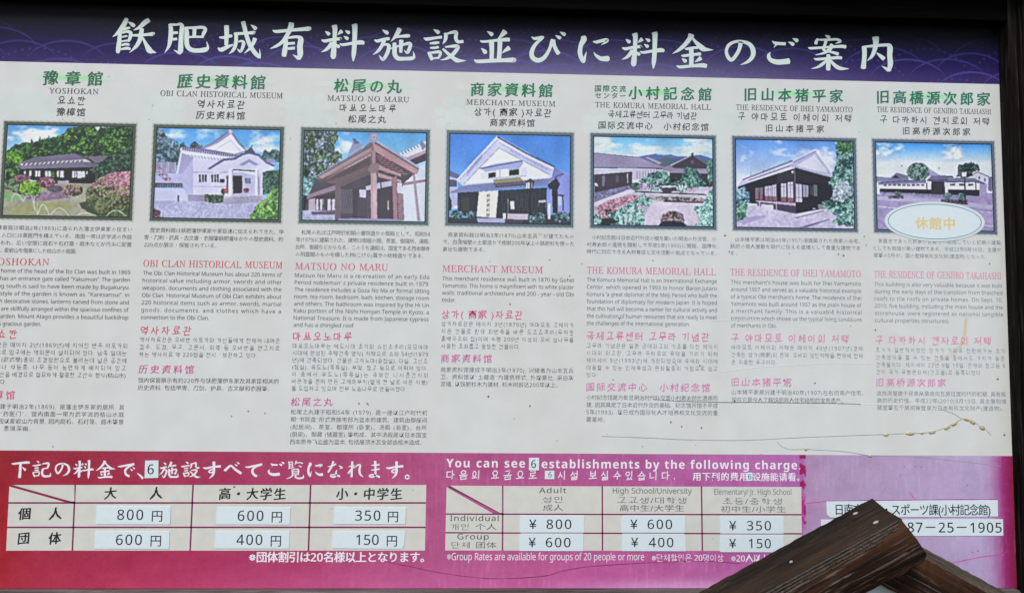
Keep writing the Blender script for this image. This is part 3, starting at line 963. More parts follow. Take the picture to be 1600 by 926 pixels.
    for x, w0, y1 in ((685, 34, 668), (900, 26, 650)):
        p.P([(x, 430), (x + w0, 430), (x + w0, y1), (x, y1)], (224, 224, 246))
        p.P([(x + w0 - 8, 440), (x + w0, 440), (x + w0, y1), (x + w0 - 8, y1)], (165, 165, 208))
    p.line([(928, 500), (932, 640)], 8, (120, 120, 160))
    p.P([(975, 358), (1060, 358), (1070, 385), (1000, 380)], (140, 140, 180))
    # steps and ground
    p.grain(p.poly([(80, 690), (360, 690), (640, 700), (960, 655), (1100, 640), (1085, 845), (75, 830)]), (150, 150, 195), (200, 200, 232), 12, 9)
    p.grain(p.poly([(610, 655), (960, 645), (960, 690), (760, 720), (600, 715)]), (150, 145, 175), (190, 185, 210), 14, 9)
    for y in (672, 690, 705):
        p.line([(650, y + 6), (955, y - 12)], 4, (120, 115, 150))
    p.leaf(p.poly([(490, 640), (560, 640), (650, 640), (640, 700), (560, 712), (490, 695)], 10), (20, 40, 35), (70, 100, 80), (150, 160, 150), 12, 12)
    p.leaf(p.ell(640, 615, 18, 22, .3), (20, 30, 30), (50, 60, 55), (90, 90, 90), 9, 13)
    p.leaf(p.ell(662, 612, 14, 20, .3), (130, 40, 60), (190, 80, 100), (210, 130, 150), 9, 13)
    p.leaf(p.ell(828, 608, 26, 20, .4), (60, 60, 50), (140, 90, 100), (200, 140, 160), 9, 14)
    p.P([(80, 690), (220, 690), (220, 718), (80, 722)], (165, 165, 205))
    p.line([(278, 650), (278, 690)], 10, (30, 30, 45))
    p.leaf(p.poly([(850, 838), (900, 740), (980, 680), (1040, 600), (1090, 580), (1085, 845)], 20), (45, 85, 45), (110, 165, 80), (165, 215, 120), 14, 16)
    p.leaf(p.poly([(95, 390), (150, 430), (240, 540), (190, 540), (95, 470)], 12) & (fbm(X, Y, 14, 71) > .46), (110, 80, 95), (150, 120, 145), (190, 170, 200), 10, 17)
    p.leaf(p.poly([(75, 750), (130, 770), (170, 830), (75, 830)], 12) & (fbm(X, Y, 14, 72) > .45), (60, 30, 40), (110, 70, 85), (150, 120, 140), 10, 17)
    return p.img


def picture3(X, Y):
    p = Pic(X, Y, (90, 165, 225))
    p.sky((75, 155, 225), (140, 200, 238), 120, 380, (220, 228, 225), 150, 0.52, 4, 8, 1.6, wt=np.exp(-((X - 440) / 90) ** 2 - ((Y - 250) / 110) ** 2) * 0.45 - 0.08)
    tr = p.poly([(110, 120), (375, 130), (385, 180), (350, 260), (410, 330), (400, 390), (300, 450), (220, 520), (110, 600)], 24, 30)
    p.leaf(tr, (34, 52, 50), (96, 118, 118), (182, 196, 228), 20, 4)
    p.leaf(tr & (fbm(X, Y, 60, 66) > .52), (30, 50, 30), (84, 112, 76), (150, 172, 140), 16, 14)
    p.leaf(p.poly([(110, 500), (200, 510), (280, 560), (150, 640), (105, 660)], 14), (45, 85, 90), (105, 150, 160), (160, 205, 210), 16, 5)
    p.leaf(p.poly([(110, 400), (160, 420), (150, 490), (110, 500)], 8), (10, 25, 20), (30, 60, 40), (80, 110, 80), 12, 6)
    p.P([(105, 640), (165, 660), (160, 770), (100, 770)], (25, 40, 40), 6)
    p.line([(120, 220), (400, 380)], 5, (60, 70, 85), .6)
    # right building
    p.P([(880, 470), (1085, 395), (1082, 850), (900, 850)], (208, 215, 232))
    p.P([(860, 320), (1085, 215), (1085, 300), (950, 350)], (215, 220, 235))
    p.P([(925, 350), (1085, 285), (1085, 310), (950, 372)], (185, 155, 185))
    p.P([(950, 372), (1085, 312), (1085, 372), (1000, 405)], (75, 60, 85))
    for i in range(9):
        p.line([(870 + i * 24, 318 - i * 11), (880 + i * 24, 330 - i * 11)], 9, (120, 125, 150))
    p.P([(1035, 235), (1050, 205), (1085, 260), (1060, 290)], (130, 130, 160), 6)
    p.P([(895, 550), (1085, 520), (1085, 540), (895, 572)], (150, 130, 160))
    p.P([(980, 480), (998, 480), (1045, 850), (1020, 850)], (165, 150, 185))
    # interior shade
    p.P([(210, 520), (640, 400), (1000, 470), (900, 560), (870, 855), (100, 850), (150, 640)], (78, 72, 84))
    # low wing left
    p.P([(145, 640), (380, 560), (380, 600), (215, 650), (130, 680)], (150, 130, 165))
    p.P([(150, 680), (215, 668), (215, 770), (150, 770)], (185, 175, 210))
    p.P([(210, 655), (370, 625), (370, 665), (210, 680)], (70, 60, 80))
    for x in (200, 240, 300, 335):
        p.P([(x, 680), (x + 28, 675), (x + 28, 765), (x, 765)], (200, 195, 220))
    for x in (206, 232, 262, 296, 330, 362):
        p.line([(x, 670), (x, 770)], 6, (60, 50, 70))
    p.grain(p.poly([(100, 765), (380, 770), (370, 850), (100, 850)]), (150, 150, 190), (195, 195, 230), 14, 7)
    p.P([(165, 780), (370, 770), (370, 800), (180, 802)], (100, 90, 120))
    # lattice and doors
    for i in range(11):
        p.line([(405 + i * 9, 600), (408 + i * 9, 790)], 3.5, (120, 115, 130))
    p.P([(500, 590), (540, 590), (540, 830), (500, 830)], (70, 62, 74))
    p.P([(555, 600), (608, 602), (606, 668), (555, 662)], (196, 190, 222))
    p.P([(606, 575), (720, 545), (724, 592), (608, 608)], (188, 186, 214))
    p.P([(730, 545), (812, 530), (814, 572), (732, 588)], (188, 186, 214))
    for i in range(12):
        p.line([(618, 630 + i * 17), (645, 630 + i * 17)], 4, (110, 104, 120))
        p.line([(700, 660 + i * 15), (830, 660 + i * 15)], 3, (88, 80, 94))
    p.P([(695, 600), (820, 580), (828, 850), (697, 850)], (62, 56, 66), a=.5)
    p.line([(784, 690), (786, 760)], 8, (225, 210, 225))
    p.P([(855, 545), (895, 550), (895, 635), (858, 632)], (205, 208, 225))
    p.P([(860, 635), (905, 638), (915, 848), (870, 848)], (140, 110, 140))
    for i in range(12):
        p.line([(866, 650 + i * 17), (910, 648 + i * 17)], 3, (200, 190, 215))
    # roof
    p.P([(445, 360), (490, 250), (510, 205), (580, 245), (560, 300), (470, 360)], (140, 145, 180), 8)
    p.P([(500, 195), (515, 190), (560, 230), (520, 240)], (95, 100, 130), 5)
    p.P([(215, 495), (430, 380), (580, 290), (660, 215), (680, 215), (760, 270), (900, 350), (1035, 430), (1015, 480), (890, 470), (760, 420), (655, 390), (640, 450), (480, 520), (380, 560), (240, 535)], (118, 98, 116))
    p.P([(230, 500), (640, 270), (660, 240), (660, 290), (640, 330), (400, 470), (270, 530)], (150, 125, 145))
    for i in range(13):
        a = (300 + i * 27, 515 - i * 15)
        p.line([a, (a[0] + 18, a[1] - 10)], 8, (215, 195, 215))
    p.P([(660, 225), (1030, 448), (1010, 480), (900, 440), (670, 290)], (190, 150, 175))
    p.P([(668, 295), (980, 468), (880, 480), (700, 400)], (92, 72, 88))
    for i in range(9):
        y = 330 + i * 17
        p.line([(690 + i * 8, y), (760 + i * 22, y + 12)], 6, (165, 125, 150))
    p.line([(225, 490), (430, 372), (580, 282), (655, 210)], 12, (105, 108, 140))
    p.line([(670, 205), (780, 270), (900, 345), (1030, 425)], 14, (125, 128, 165))
    for i in range(24):
        t = i / 23
        p.put(p.ell(690 + 340 * t, 215 + 212 * t, 9, 9), (175, 180, 212))
        p.put(p.ell(230 + 410 * t, 482 - 265 * t, 6, 6), (165, 170, 200))
    p.P([(620, 200), (640, 155), (672, 140), (700, 160), (715, 205), (680, 222), (640, 225)], (150, 158, 190), 10, 14)
    p.put(p.ell(668, 180, 20, 24), (175, 182, 210))
    p.line([(665, 165), (678, 178), (664, 192), (656, 178)], 4, (110, 115, 150))
    p.P([(240, 520), (400, 455), (640, 345), (640, 400), (420, 500), (270, 545)], (78, 66, 82), a=.6)
    p.P([(230, 500), (640, 268), (650, 290), (260, 515)], (196, 168, 186), a=.5)
    for i in range(26):
        p.line([(245 + i * 15.5, 512 - i * 8.4), (262 + i * 15.5, 530 - i * 8.2)], 3, (92, 76, 96), .7)
    # beams and pillars
    p.P([(370, 560), (640, 450), (640, 480), (380, 590)], (110, 95, 112))
    p.P([(700, 405), (885, 478), (890, 500), (700, 440)], (192, 152, 180))
    p.P([(700, 465), (890, 528), (892, 548), (700, 500)], (196, 158, 186))
    p.P([(362, 510), (405, 510), (405, 850), (358, 850)], (112, 98, 118))
    p.P([(655, 290), (684, 290), (682, 400), (655, 400)], (170, 135, 158))
    p.P([(620, 440), (655, 390), (715, 395), (705, 460), (650, 485)], (150, 125, 148), 8, 14)
    p.P([(645, 470), (692, 470), (698, 853), (648, 853)], (205, 172, 200))
    p.line([(655, 475), (658, 850)], 5, (170, 138, 165))
    p.P([(815, 510), (852, 490), (862, 855), (830, 855)], (165, 128, 155))
    p.P([(390, 830), (870, 835), (870, 858), (380, 858)], (150, 145, 185))
    pinkish = (p.img[..., 0] > p.img[..., 1] + 8)[..., None]
    p.img = np.where(pinkish, p.img * np.array((.97, .96, .87)), p.img)
    return p.img


def picture4(X, Y):
    p = Pic(X, Y, (80, 140, 230))
    p.sky((66, 128, 224), (96, 158, 240), 110, 480)
    p.P([(95, 400), (180, 440), (160, 480), (95, 470)], (95, 100, 150))
    p.P([(95, 450), (160, 470), (165, 700), (95, 720)], (175, 180, 228))
    p.P([(95, 475), (155, 480), (155, 535), (95, 532)], (80, 85, 115))
    p.P([(930, 380), (1050, 430), (1045, 740), (940, 740)], (135, 145, 225))
    p.P([(885, 400), (940, 380), (1000, 430), (960, 480), (890, 470)], (120, 125, 190))
    p.P([(150, 478), (470, 125), (500, 138), (925, 375), (900, 470), (200, 525)], (196, 200, 240))
    p.P([(210, 510), (485, 220), (880, 430), (885, 470), (500, 490)], (228, 230, 236))
    p.line([(210, 512), (487, 222), (885, 435)], 4, (120, 120, 150))
    p.line([(152, 480), (468, 142)], 7, (235, 238, 250))
    p.line([(180, 475), (475, 158)], 4, (130, 135, 190))
    p.line([(478, 135), (700, 262), (925, 372)], 9, (45, 50, 80))
    p.line([(495, 165), (700, 285), (915, 385)], 8, (238, 240, 250))
    p.line([(490, 182), (700, 298), (900, 405)], 5, (150, 155, 205))
    for i in range(10):
        p.line([(235 + i * 12, 445 - i * 15), (240 + i * 12, 410 - i * 15)], 7, (140, 145, 200))
        p.line([(580 + i * 29, 235 + i * 15), (600 + i * 29, 262 + i * 15)], 8, (165, 168, 215))
    # upper window
    p.P([(340, 385), (450, 350), (670, 320), (680, 345), (640, 395), (520, 400), (380, 415)], (165, 170, 220))
    p.line([(342, 388), (670, 325)], 9, (85, 92, 135))
    p.P([(405, 425), (462, 415), (462, 455), (405, 462)], (35, 40, 50))
    p.P([(566, 402), (644, 392), (644, 438), (566, 444)], (35, 40, 50))
    p.P([(465, 398), (560, 388), (560, 450), (465, 458)], (228, 230, 242))
    p.line([(495, 395), (495, 455)], 4, (110, 115, 150))
    p.P([(345, 420), (395, 415), (395, 462), (345, 468)], (215, 218, 238))
    p.P([(650, 385), (705, 375), (710, 430), (650, 440)], (215, 218, 238))
    p.line([(400, 468), (700, 445)], 8, (175, 180, 215))
    # lower roof
    p.P([(100, 575), (230, 520), (450, 500), (690, 480), (900, 462), (940, 470), (880, 520), (600, 545), (110, 585)], (128, 138, 190))
    for i in range(46):
        p.line([(130 + i * 17, 576 - i * 1.3), (200 + i * 15.5, 525 - i * 1.2)], 3, (92, 100, 150), .8)
    p.P([(440, 475), (650, 455), (685, 488), (450, 510)], (150, 145, 120))
    p.P([(445, 508), (685, 488), (690, 520), (460, 540)], (75, 70, 95))
    for i in range(18):
        p.put(p.ell(460 + i * 13, 522 - i * 1.2, 4, 9), (130, 120, 150))
    p.P([(870, 520), (940, 460), (970, 510), (950, 560), (890, 560)], (40, 45, 60))
    p.line([(930, 460), (960, 440), (998, 430)], 7, (60, 68, 105))
    # ground floor
    p.P([(160, 580), (870, 540), (865, 760), (700, 800), (300, 800), (160, 740)], (44, 48, 58))
    for i in range(30):
        x = 490 + i * 13
        p.line([(x, 556), (x, 745)], 2.5, (72, 76, 84))
    p.P([(862, 555), (905, 550), (910, 740), (866, 730)], (140, 150, 225))
    p.P([(905, 530), (950, 520), (952, 740), (912, 740)], (38, 42, 54))
    p.P([(190, 620), (250, 615), (255, 720), (195, 725)], (60, 64, 70))
    p.line([(170, 640), (170, 700)], 8, (90, 95, 110))
    p.P([(328, 572), (482, 562), (462, 782), (308, 770)], (226, 224, 218))
    p.P([(575, 648), (608, 648), (608, 712), (577, 712)], (222, 220, 215))
    p.P([(692, 492), (735, 465), (770, 492), (755, 548), (695, 550)], (70, 75, 95))
    p.P([(700, 500), (728, 496), (728, 545), (698, 548)], (225, 225, 235))
    p.line([(713, 495), (713, 548)], 3, (80, 80, 100))
    p.P([(740, 500), (755, 500), (752, 545), (738, 545)], (140, 142, 170))
    p.line([(558, 630), (558, 745)], 6, (160, 160, 170))
    p.line([(732, 560), (732, 745)], 8, (26, 28, 36))
    p.P([(800, 640), (858, 638), (858, 656), (800, 658)], (190, 188, 200))
    for q in ((800, 690), (858, 700)):
        p.line([(q[0], 640), q], 4, (150, 150, 170))
    p.P([(945, 590), (1010, 600), (1000, 608), (945, 604)], (50, 50, 60))
    p.P([(952, 606), (985, 610), (985, 680), (954, 680)], (170, 178, 230))
    p.line([(992, 610), (994, 720)], 7, (40, 40, 55))
    # street
    p.P([(90, 775), (320, 785), (700, 780), (1050, 740), (1048, 832), (90, 818)], (52, 56, 66))
    p.P([(310, 782), (540, 785), (530, 822), (320, 818)], (165, 165, 210))
    p.P([(553, 745), (718, 748), (716, 795), (553, 790)], (192, 180, 200))
    p.P([(535, 788), (680, 795), (670, 825), (535, 822)], (70, 70, 80))
    p.P([(517, 742), (540, 742), (540, 788), (517, 788)], (205, 212, 215))
    p.P([(872, 665), (894, 665), (894, 792), (874, 790)], (212, 210, 222))
    for cx, cy, rx, ry in ((155, 752, 50, 34), (265, 755, 40, 30), (790, 785, 70, 50), (985, 775, 68, 44)):
        p.leaf(p.ell(cx, cy, rx, ry, .2), (25, 45, 50), (75, 110, 120), (140, 175, 185), 12, 6)
    p.P([(90, 600), (112, 640), (112, 720), (90, 720)], (35, 50, 55), 6)
    p.P([(132, 682), (156, 682), (156, 708), (132, 708)], (225, 225, 235))
    return p.img


def picture5(X, Y):
    p = Pic(X, Y, (120, 190, 235))
    p.sky((90, 175, 232), (190, 215, 230), 120, 300, (214, 226, 226), 170, 0.42, 4.5, 12, 2.2)
    p.P([(400, 300), (500, 280), (580, 268), (640, 280), (700, 272), (760, 290), (840, 285), (940, 275), (1035, 305), (1035, 400), (400, 380)], (88, 110, 170), 5)
    p.P([(560, 320), (660, 300), (760, 310), (860, 290), (1035, 330), (1035, 400), (560, 400)], (80, 100, 120), 6)
    p.grain(p.poly([(82, 560), (380, 540), (1035, 520), (1037, 845), (82, 840)]), (165, 165, 185), (205, 198, 218), 24, 3)
    # long roof left
    p.P([(85, 262), (440, 295), (655, 378), (640, 388), (85, 380)], (152, 142, 178))
    for i in range(60):
        p.line([(90 + i * 10, 270 + i * 1.5), (85 + i * 9.6, 376)], 2.2, (122, 112, 150), .6)
    p.line([(85, 264), (440, 297)], 4, (80, 70, 110))
    p.line([(85, 380), (650, 384)], 6, (70, 62, 90))
    p.P([(490, 298), (520, 295), (630, 340), (600, 352)], (165, 158, 190))
    p.line([(490, 300), (600, 352)], 4, (70, 62, 100))
    p.P([(85, 392), (540, 386), (640, 392), (390, 412), (85, 438)], (190, 190, 210))
    p.P([(85, 436), (390, 412), (390, 520), (90, 585)], (62, 55, 68))
    p.P([(150, 445), (175, 443), (172, 530), (150, 530)], (110, 105, 125))
    p.P([(88, 500), (110, 505), (122, 530), (95, 525)], (200, 200, 220))
    p.P([(260, 440), (285, 438), (285, 495), (260, 500)], (85, 78, 90))
    p.P([(350, 425), (360, 425), (360, 500), (350, 505)], (185, 180, 205))
    p.P([(390, 412), (640, 392), (640, 470), (395, 475)], (196, 186, 216))
    for i in range(8):
        p.line([(432 + i * 22, 408 - i * 2), (432 + i * 22, 468)], 3.5, (110, 95, 130))
    p.grain(p.poly([(85, 580), (370, 520), (400, 540), (90, 655)]), (85, 82, 115), (150, 148, 190), 12, 4)
    p.P([(85, 658), (360, 555), (420, 568), (300, 612), (85, 690)], (210, 205, 225))
    # right house
    p.P([(700, 358), (870, 275), (1005, 358), (1005, 385), (720, 378)], (68, 60, 74))
    p.line([(700, 360), (870, 275)], 10, (178, 178, 205))
    p.line([(872, 275), (1008, 362)], 7, (110, 105, 140))
    p.P([(862, 262), (880, 258), (882, 285), (866, 285)], (60, 60, 90))
    p.P([(860, 318), (885, 318), (885, 345), (860, 345)], (95, 90, 105))
    p.P([(700, 385), (1030, 385), (1030, 425), (690, 420)], (150, 142, 175))
    p.P([(690, 420), (1030, 425), (1030, 520), (690, 500)], (55, 50, 62))
    p.P([(630, 380), (690, 360), (740, 385), (700, 410), (640, 402)], (150, 130, 160), 6)
    p.leaf(p.poly([(600, 468), (800, 462), (1035, 470), (1035, 530), (600, 520)], 8), (18, 30, 34), (45, 75, 72), (110, 150, 140), 14, 5)
    p.leaf(p.poly([(440, 490), (520, 430), (600, 400), (680, 410), (700, 470), (650, 520), (480, 520)], 18), (30, 55, 60), (95, 145, 140), (165, 210, 200), 16, 6)
    p.leaf(p.poly([(780, 440), (830, 370), (900, 385), (940, 430), (930, 530), (800, 540)], 20), (30, 55, 60), (80, 130, 120), (140, 185, 170), 16, 7)
    p.leaf(p.poly([(990, 380), (1000, 310), (1035, 305), (1035, 500), (1000, 470)], 8), (40, 75, 75), (95, 145, 140), (150, 195, 185), 14, 8)
    p.leaf(p.ell(420, 528, 46, 30, .2), (25, 50, 45), (70, 110, 100), (120, 160, 145), 12, 9)
    p.grain(p.poly([(430, 570), (1035, 560), (1035, 600), (440, 590)]), (190, 185, 205), (215, 210, 225), 20, 3)
    p.leaf(p.ell(490, 530, 60, 30, .5), (90, 70, 110), (170, 150, 185), (215, 205, 225), 12, 10)
    p.P([(410, 565), (1035, 590), (1035, 598), (410, 575)], (60, 55, 75))
    p.P([(620, 540), (740, 535), (760, 560), (640, 580)], (70, 60, 80), 8)
    p.leaf(p.ell(575, 528, 56, 42, .4), (35, 50, 60), (140, 165, 175), (230, 238, 240), 11, 11)
    p.leaf(p.ell(785, 535, 46, 42, .4), (35, 50, 60), (140, 165, 175), (230, 238, 240), 11, 12)
    p.leaf(p.ell(870, 562, 26, 18, .4), (150, 110, 140), (195, 150, 180), (220, 190, 210), 11, 13)
    # azalea hedges
    p.leaf(p.poly([(90, 700), (200, 640), (330, 605), (430, 598), (440, 625), (330, 680), (150, 740)], 10), (110, 85, 110), (185, 130, 150), (220, 175, 190), 12, 14)
    p.leaf(p.poly([(500, 615), (620, 605), (960, 620), (1000, 650), (820, 652), (520, 632)], 8), (60, 55, 65), (150, 145, 145), (205, 170, 185), 11, 15)
    p.P([(640, 640), (960, 650), (960, 660), (640, 650)], (50, 45, 60))
    p.grain(p.poly([(540, 650), (960, 660), (900, 700), (920, 830), (470, 832), (500, 740)]), (196, 186, 208), (216, 206, 222), 16, 6)
    p.leaf(p.poly([(120, 720), (250, 690), (280, 740), (200, 830), (130, 800)], 12), (40, 35, 50), (165, 110, 130), (215, 165, 180), 12, 16)
    p.leaf(p.poly([(130, 770), (300, 700), (400, 640), (490, 580), (560, 650), (470, 740), (490, 835), (85, 838), (85, 740)], 22) & (fbm(X, Y, 40, 77) > .38), (45, 75, 80), (130, 185, 180), (195, 228, 222), 14, 17)
    p.line([(320, 690), (360, 760), (350, 830)], 5, (80, 70, 90))
    p.line([(440, 680), (400, 760), (385, 830)], 5, (80, 70, 90))
    p.P([(150, 790), (220, 780), (290, 800), (200, 838), (140, 830)], (40, 45, 50), 10)
    p.leaf(p.ell(710, 790, 98, 68, .3), (50, 40, 52), (120, 110, 115), (205, 165, 180), 11, 18)
    p.P([(610, 820), (640, 800), (800, 810), (830, 845), (600, 845)], (38, 34, 46), 8)
    p.leaf(p.poly([(870, 690), (960, 680), (990, 600), (1037, 540), (1040, 845), (890, 845), (940, 780)], 20), (70, 110, 115), (140, 195, 185), (200, 230, 222), 14, 19)
    return p.img


def picture6(X, Y):
    p = Pic(X, Y, (100, 150, 230))
    p.sky((85, 145, 230), (205, 215, 236), 100, 420, (222, 226, 240), 150, 0.5, 5, 15, 1.5, wt=(np.exp(-((X - 150) / 80) ** 2 - ((Y - 200) / 80) ** 2) + np.exp(-((X - 420) / 130) ** 2 - ((Y - 290) / 50) ** 2) + np.exp(-((X - 850) / 80) ** 2 - ((Y - 230) / 70) ** 2)) * 0.35 - 0.1)
    p.line([(215, 355), (215, 400)], 3, (120, 125, 160))
    # ground
    p.grain(p.poly([(98, 640), (300, 620), (1050, 660), (1050, 808), (98, 798)]), (175, 168, 205), (212, 204, 226), 18, 4)
    p.P([(110, 760), (180, 720), (340, 705), (260, 745), (150, 775)], (150, 145, 195), 10, a=.7)
    p.P([(600, 800), (850, 730), (850, 736), (660, 800)], (110, 95, 140))
    # gable
    p.P([(550, 268), (745, 165), (880, 345), (860, 378), (570, 300)], (176, 178, 222))
    p.P([(590, 300), (735, 215), (830, 330), (840, 362), (700, 335)], (216, 214, 232))
    p.P([(735, 180), (755, 175), (882, 340), (862, 365)], (222, 222, 242))
    for i in range(8):
        p.line([(740 + i * 15, 235 + i * 17), (765 + i * 14, 222 + i * 17)], 4, (170, 168, 200))
    p.line([(552, 268), (745, 172)], 12, (205, 208, 235))
    p.line([(556, 282), (750, 185)], 4, (110, 110, 155))
    p.P([(95, 490), (150, 420), (550, 262), (572, 300), (560, 330), (200, 440), (100, 500)], (178, 178, 222))
    p.line([(150, 422), (552, 265)], 8, (105, 82, 110))
    p.line([(170, 425), (555, 285)], 6, (220, 220, 240))
    p.line([(200, 425), (560, 298)], 5, (70, 62, 95))
    p.P([(180, 438), (560, 305), (580, 330), (200, 452)], (205, 205, 232))
    p.line([(560, 300), (870, 392)], 14, (192, 194, 226))
    for i in range(22):
        p.line([(580 + i * 13, 305 + i * 4.0), (578 + i * 13, 322 + i * 4.0)], 5, (130, 132, 175))
    p.put(p.ell(555, 305, 20, 16), (168, 172, 214))
    # walls
    p.P([(110, 480), (200, 445), (560, 330), (880, 400), (880, 520), (850, 640), (580, 690), (570, 640), (110, 600)], (34, 32, 42))
    p.P([(570, 320), (875, 402), (880, 440), (575, 440)], (42, 40, 46))
    p.P([(425, 370), (560, 345), (560, 430), (425, 450)], (60, 60, 70), a=.6)
    for x, y0, y1, ww in ((250, 488, 580, 30), (284, 486, 582, 28), (328, 475, 588, 26), (357, 470, 588, 28), (388, 462, 590, 30), (460, 450, 595, 42), (512, 438, 600, 46)):
        p.P([(x, y0), (x + ww, y0 - 4), (x + ww, y1), (x, y1)], (205, 198, 226) if x > 300 else (120, 108, 122))
        p.P([(x, y1 - 38), (x + ww, y1 - 36), (x + ww, y1), (x, y1)], (140, 95, 115))
        p.line([(x + ww / 2, y0), (x + ww / 2, y1)], 3, (110, 90, 120))
        p.line([(x, y0 + 25), (x + ww, y0 + 23)], 3, (110, 90, 120))
    for x, y0, y1, ww, c in ((578, 450, 598, 50, (200, 196, 226)), (636, 458, 555, 44, (165, 158, 190)), (690, 465, 540, 50, (62, 66, 66)), (725, 455, 550, 28, (105, 125, 115))):
        p.P([(x, y0), (x + ww, y0 + 6), (x + ww, y1), (x, y1)], c)
        p.line([(x + ww / 2, y0), (x + ww / 2, y1)], 3, (90, 80, 105))
    p.line([(578, 560), (628, 560)], 3, (90, 80, 105))
    p.line([(420, 455), (420, 600)], 8, (150, 120, 150))
    p.line([(572, 340), (572, 690)], 8, (120, 115, 135))
    p.P([(250, 585), (575, 605), (575, 628), (260, 598)], (185, 165, 195))
    p.P([(260, 600), (575, 630), (575, 690), (420, 660), (270, 630)], (70, 60, 85))
    p.P([(298, 615), (395, 622), (397, 655), (330, 668), (330, 645), (298, 640)], (205, 200, 220))
    p.line([(285, 600), (285, 630)], 9, (190, 180, 205))
    p.line([(420, 615), (420, 660)], 9, (190, 180, 205))
    p.P([(580, 690), (570, 720), (800, 665), (860, 640), (760, 655)], (200, 194, 216))
    p.line([(575, 724), (800, 668)], 4, (60, 50, 80))
    p.P([(755, 615), (820, 612), (822, 650), (760, 652)], (130, 130, 150))
    p.put(p.ell(725, 650, 14, 6), (180, 175, 200))
    p.put(p.ell(553, 356, 11, 11), (205, 185, 180))
    # shrubs
    p.leaf(p.poly([(98, 500), (160, 480), (210, 510), (205, 600), (150, 640), (98, 680)], 16), (40, 70, 80), (105, 145, 165), (165, 200, 220), 14, 5)
    p.leaf(p.poly([(98, 620), (190, 620), (170, 700), (180, 720), (98, 758)], 14), (45, 85, 75), (110, 165, 140), (165, 215, 190), 13, 6)
    p.leaf(p.poly([(905, 105), (1045, 108), (1050, 790), (950, 780), (880, 760), (900, 700), (800, 630), (790, 600), (860, 570), (900, 520), (845, 440), (880, 370), (900, 330), (920, 200)], 26), (30, 55, 60), (90, 140, 135), (165, 205, 195), 20, 7)
    p.leaf(p.poly([(915, 105), (1045, 108), (1045, 200), (930, 190)], 12), (30, 70, 40), (70, 125, 80), (120, 165, 110), 14, 8)
    p.leaf(p.poly([(860, 570), (900, 440), (1000, 420), (1040, 520), (960, 600)], 14), (95, 110, 130), (160, 175, 190), (215, 220, 230), 14, 9)
    return p.img


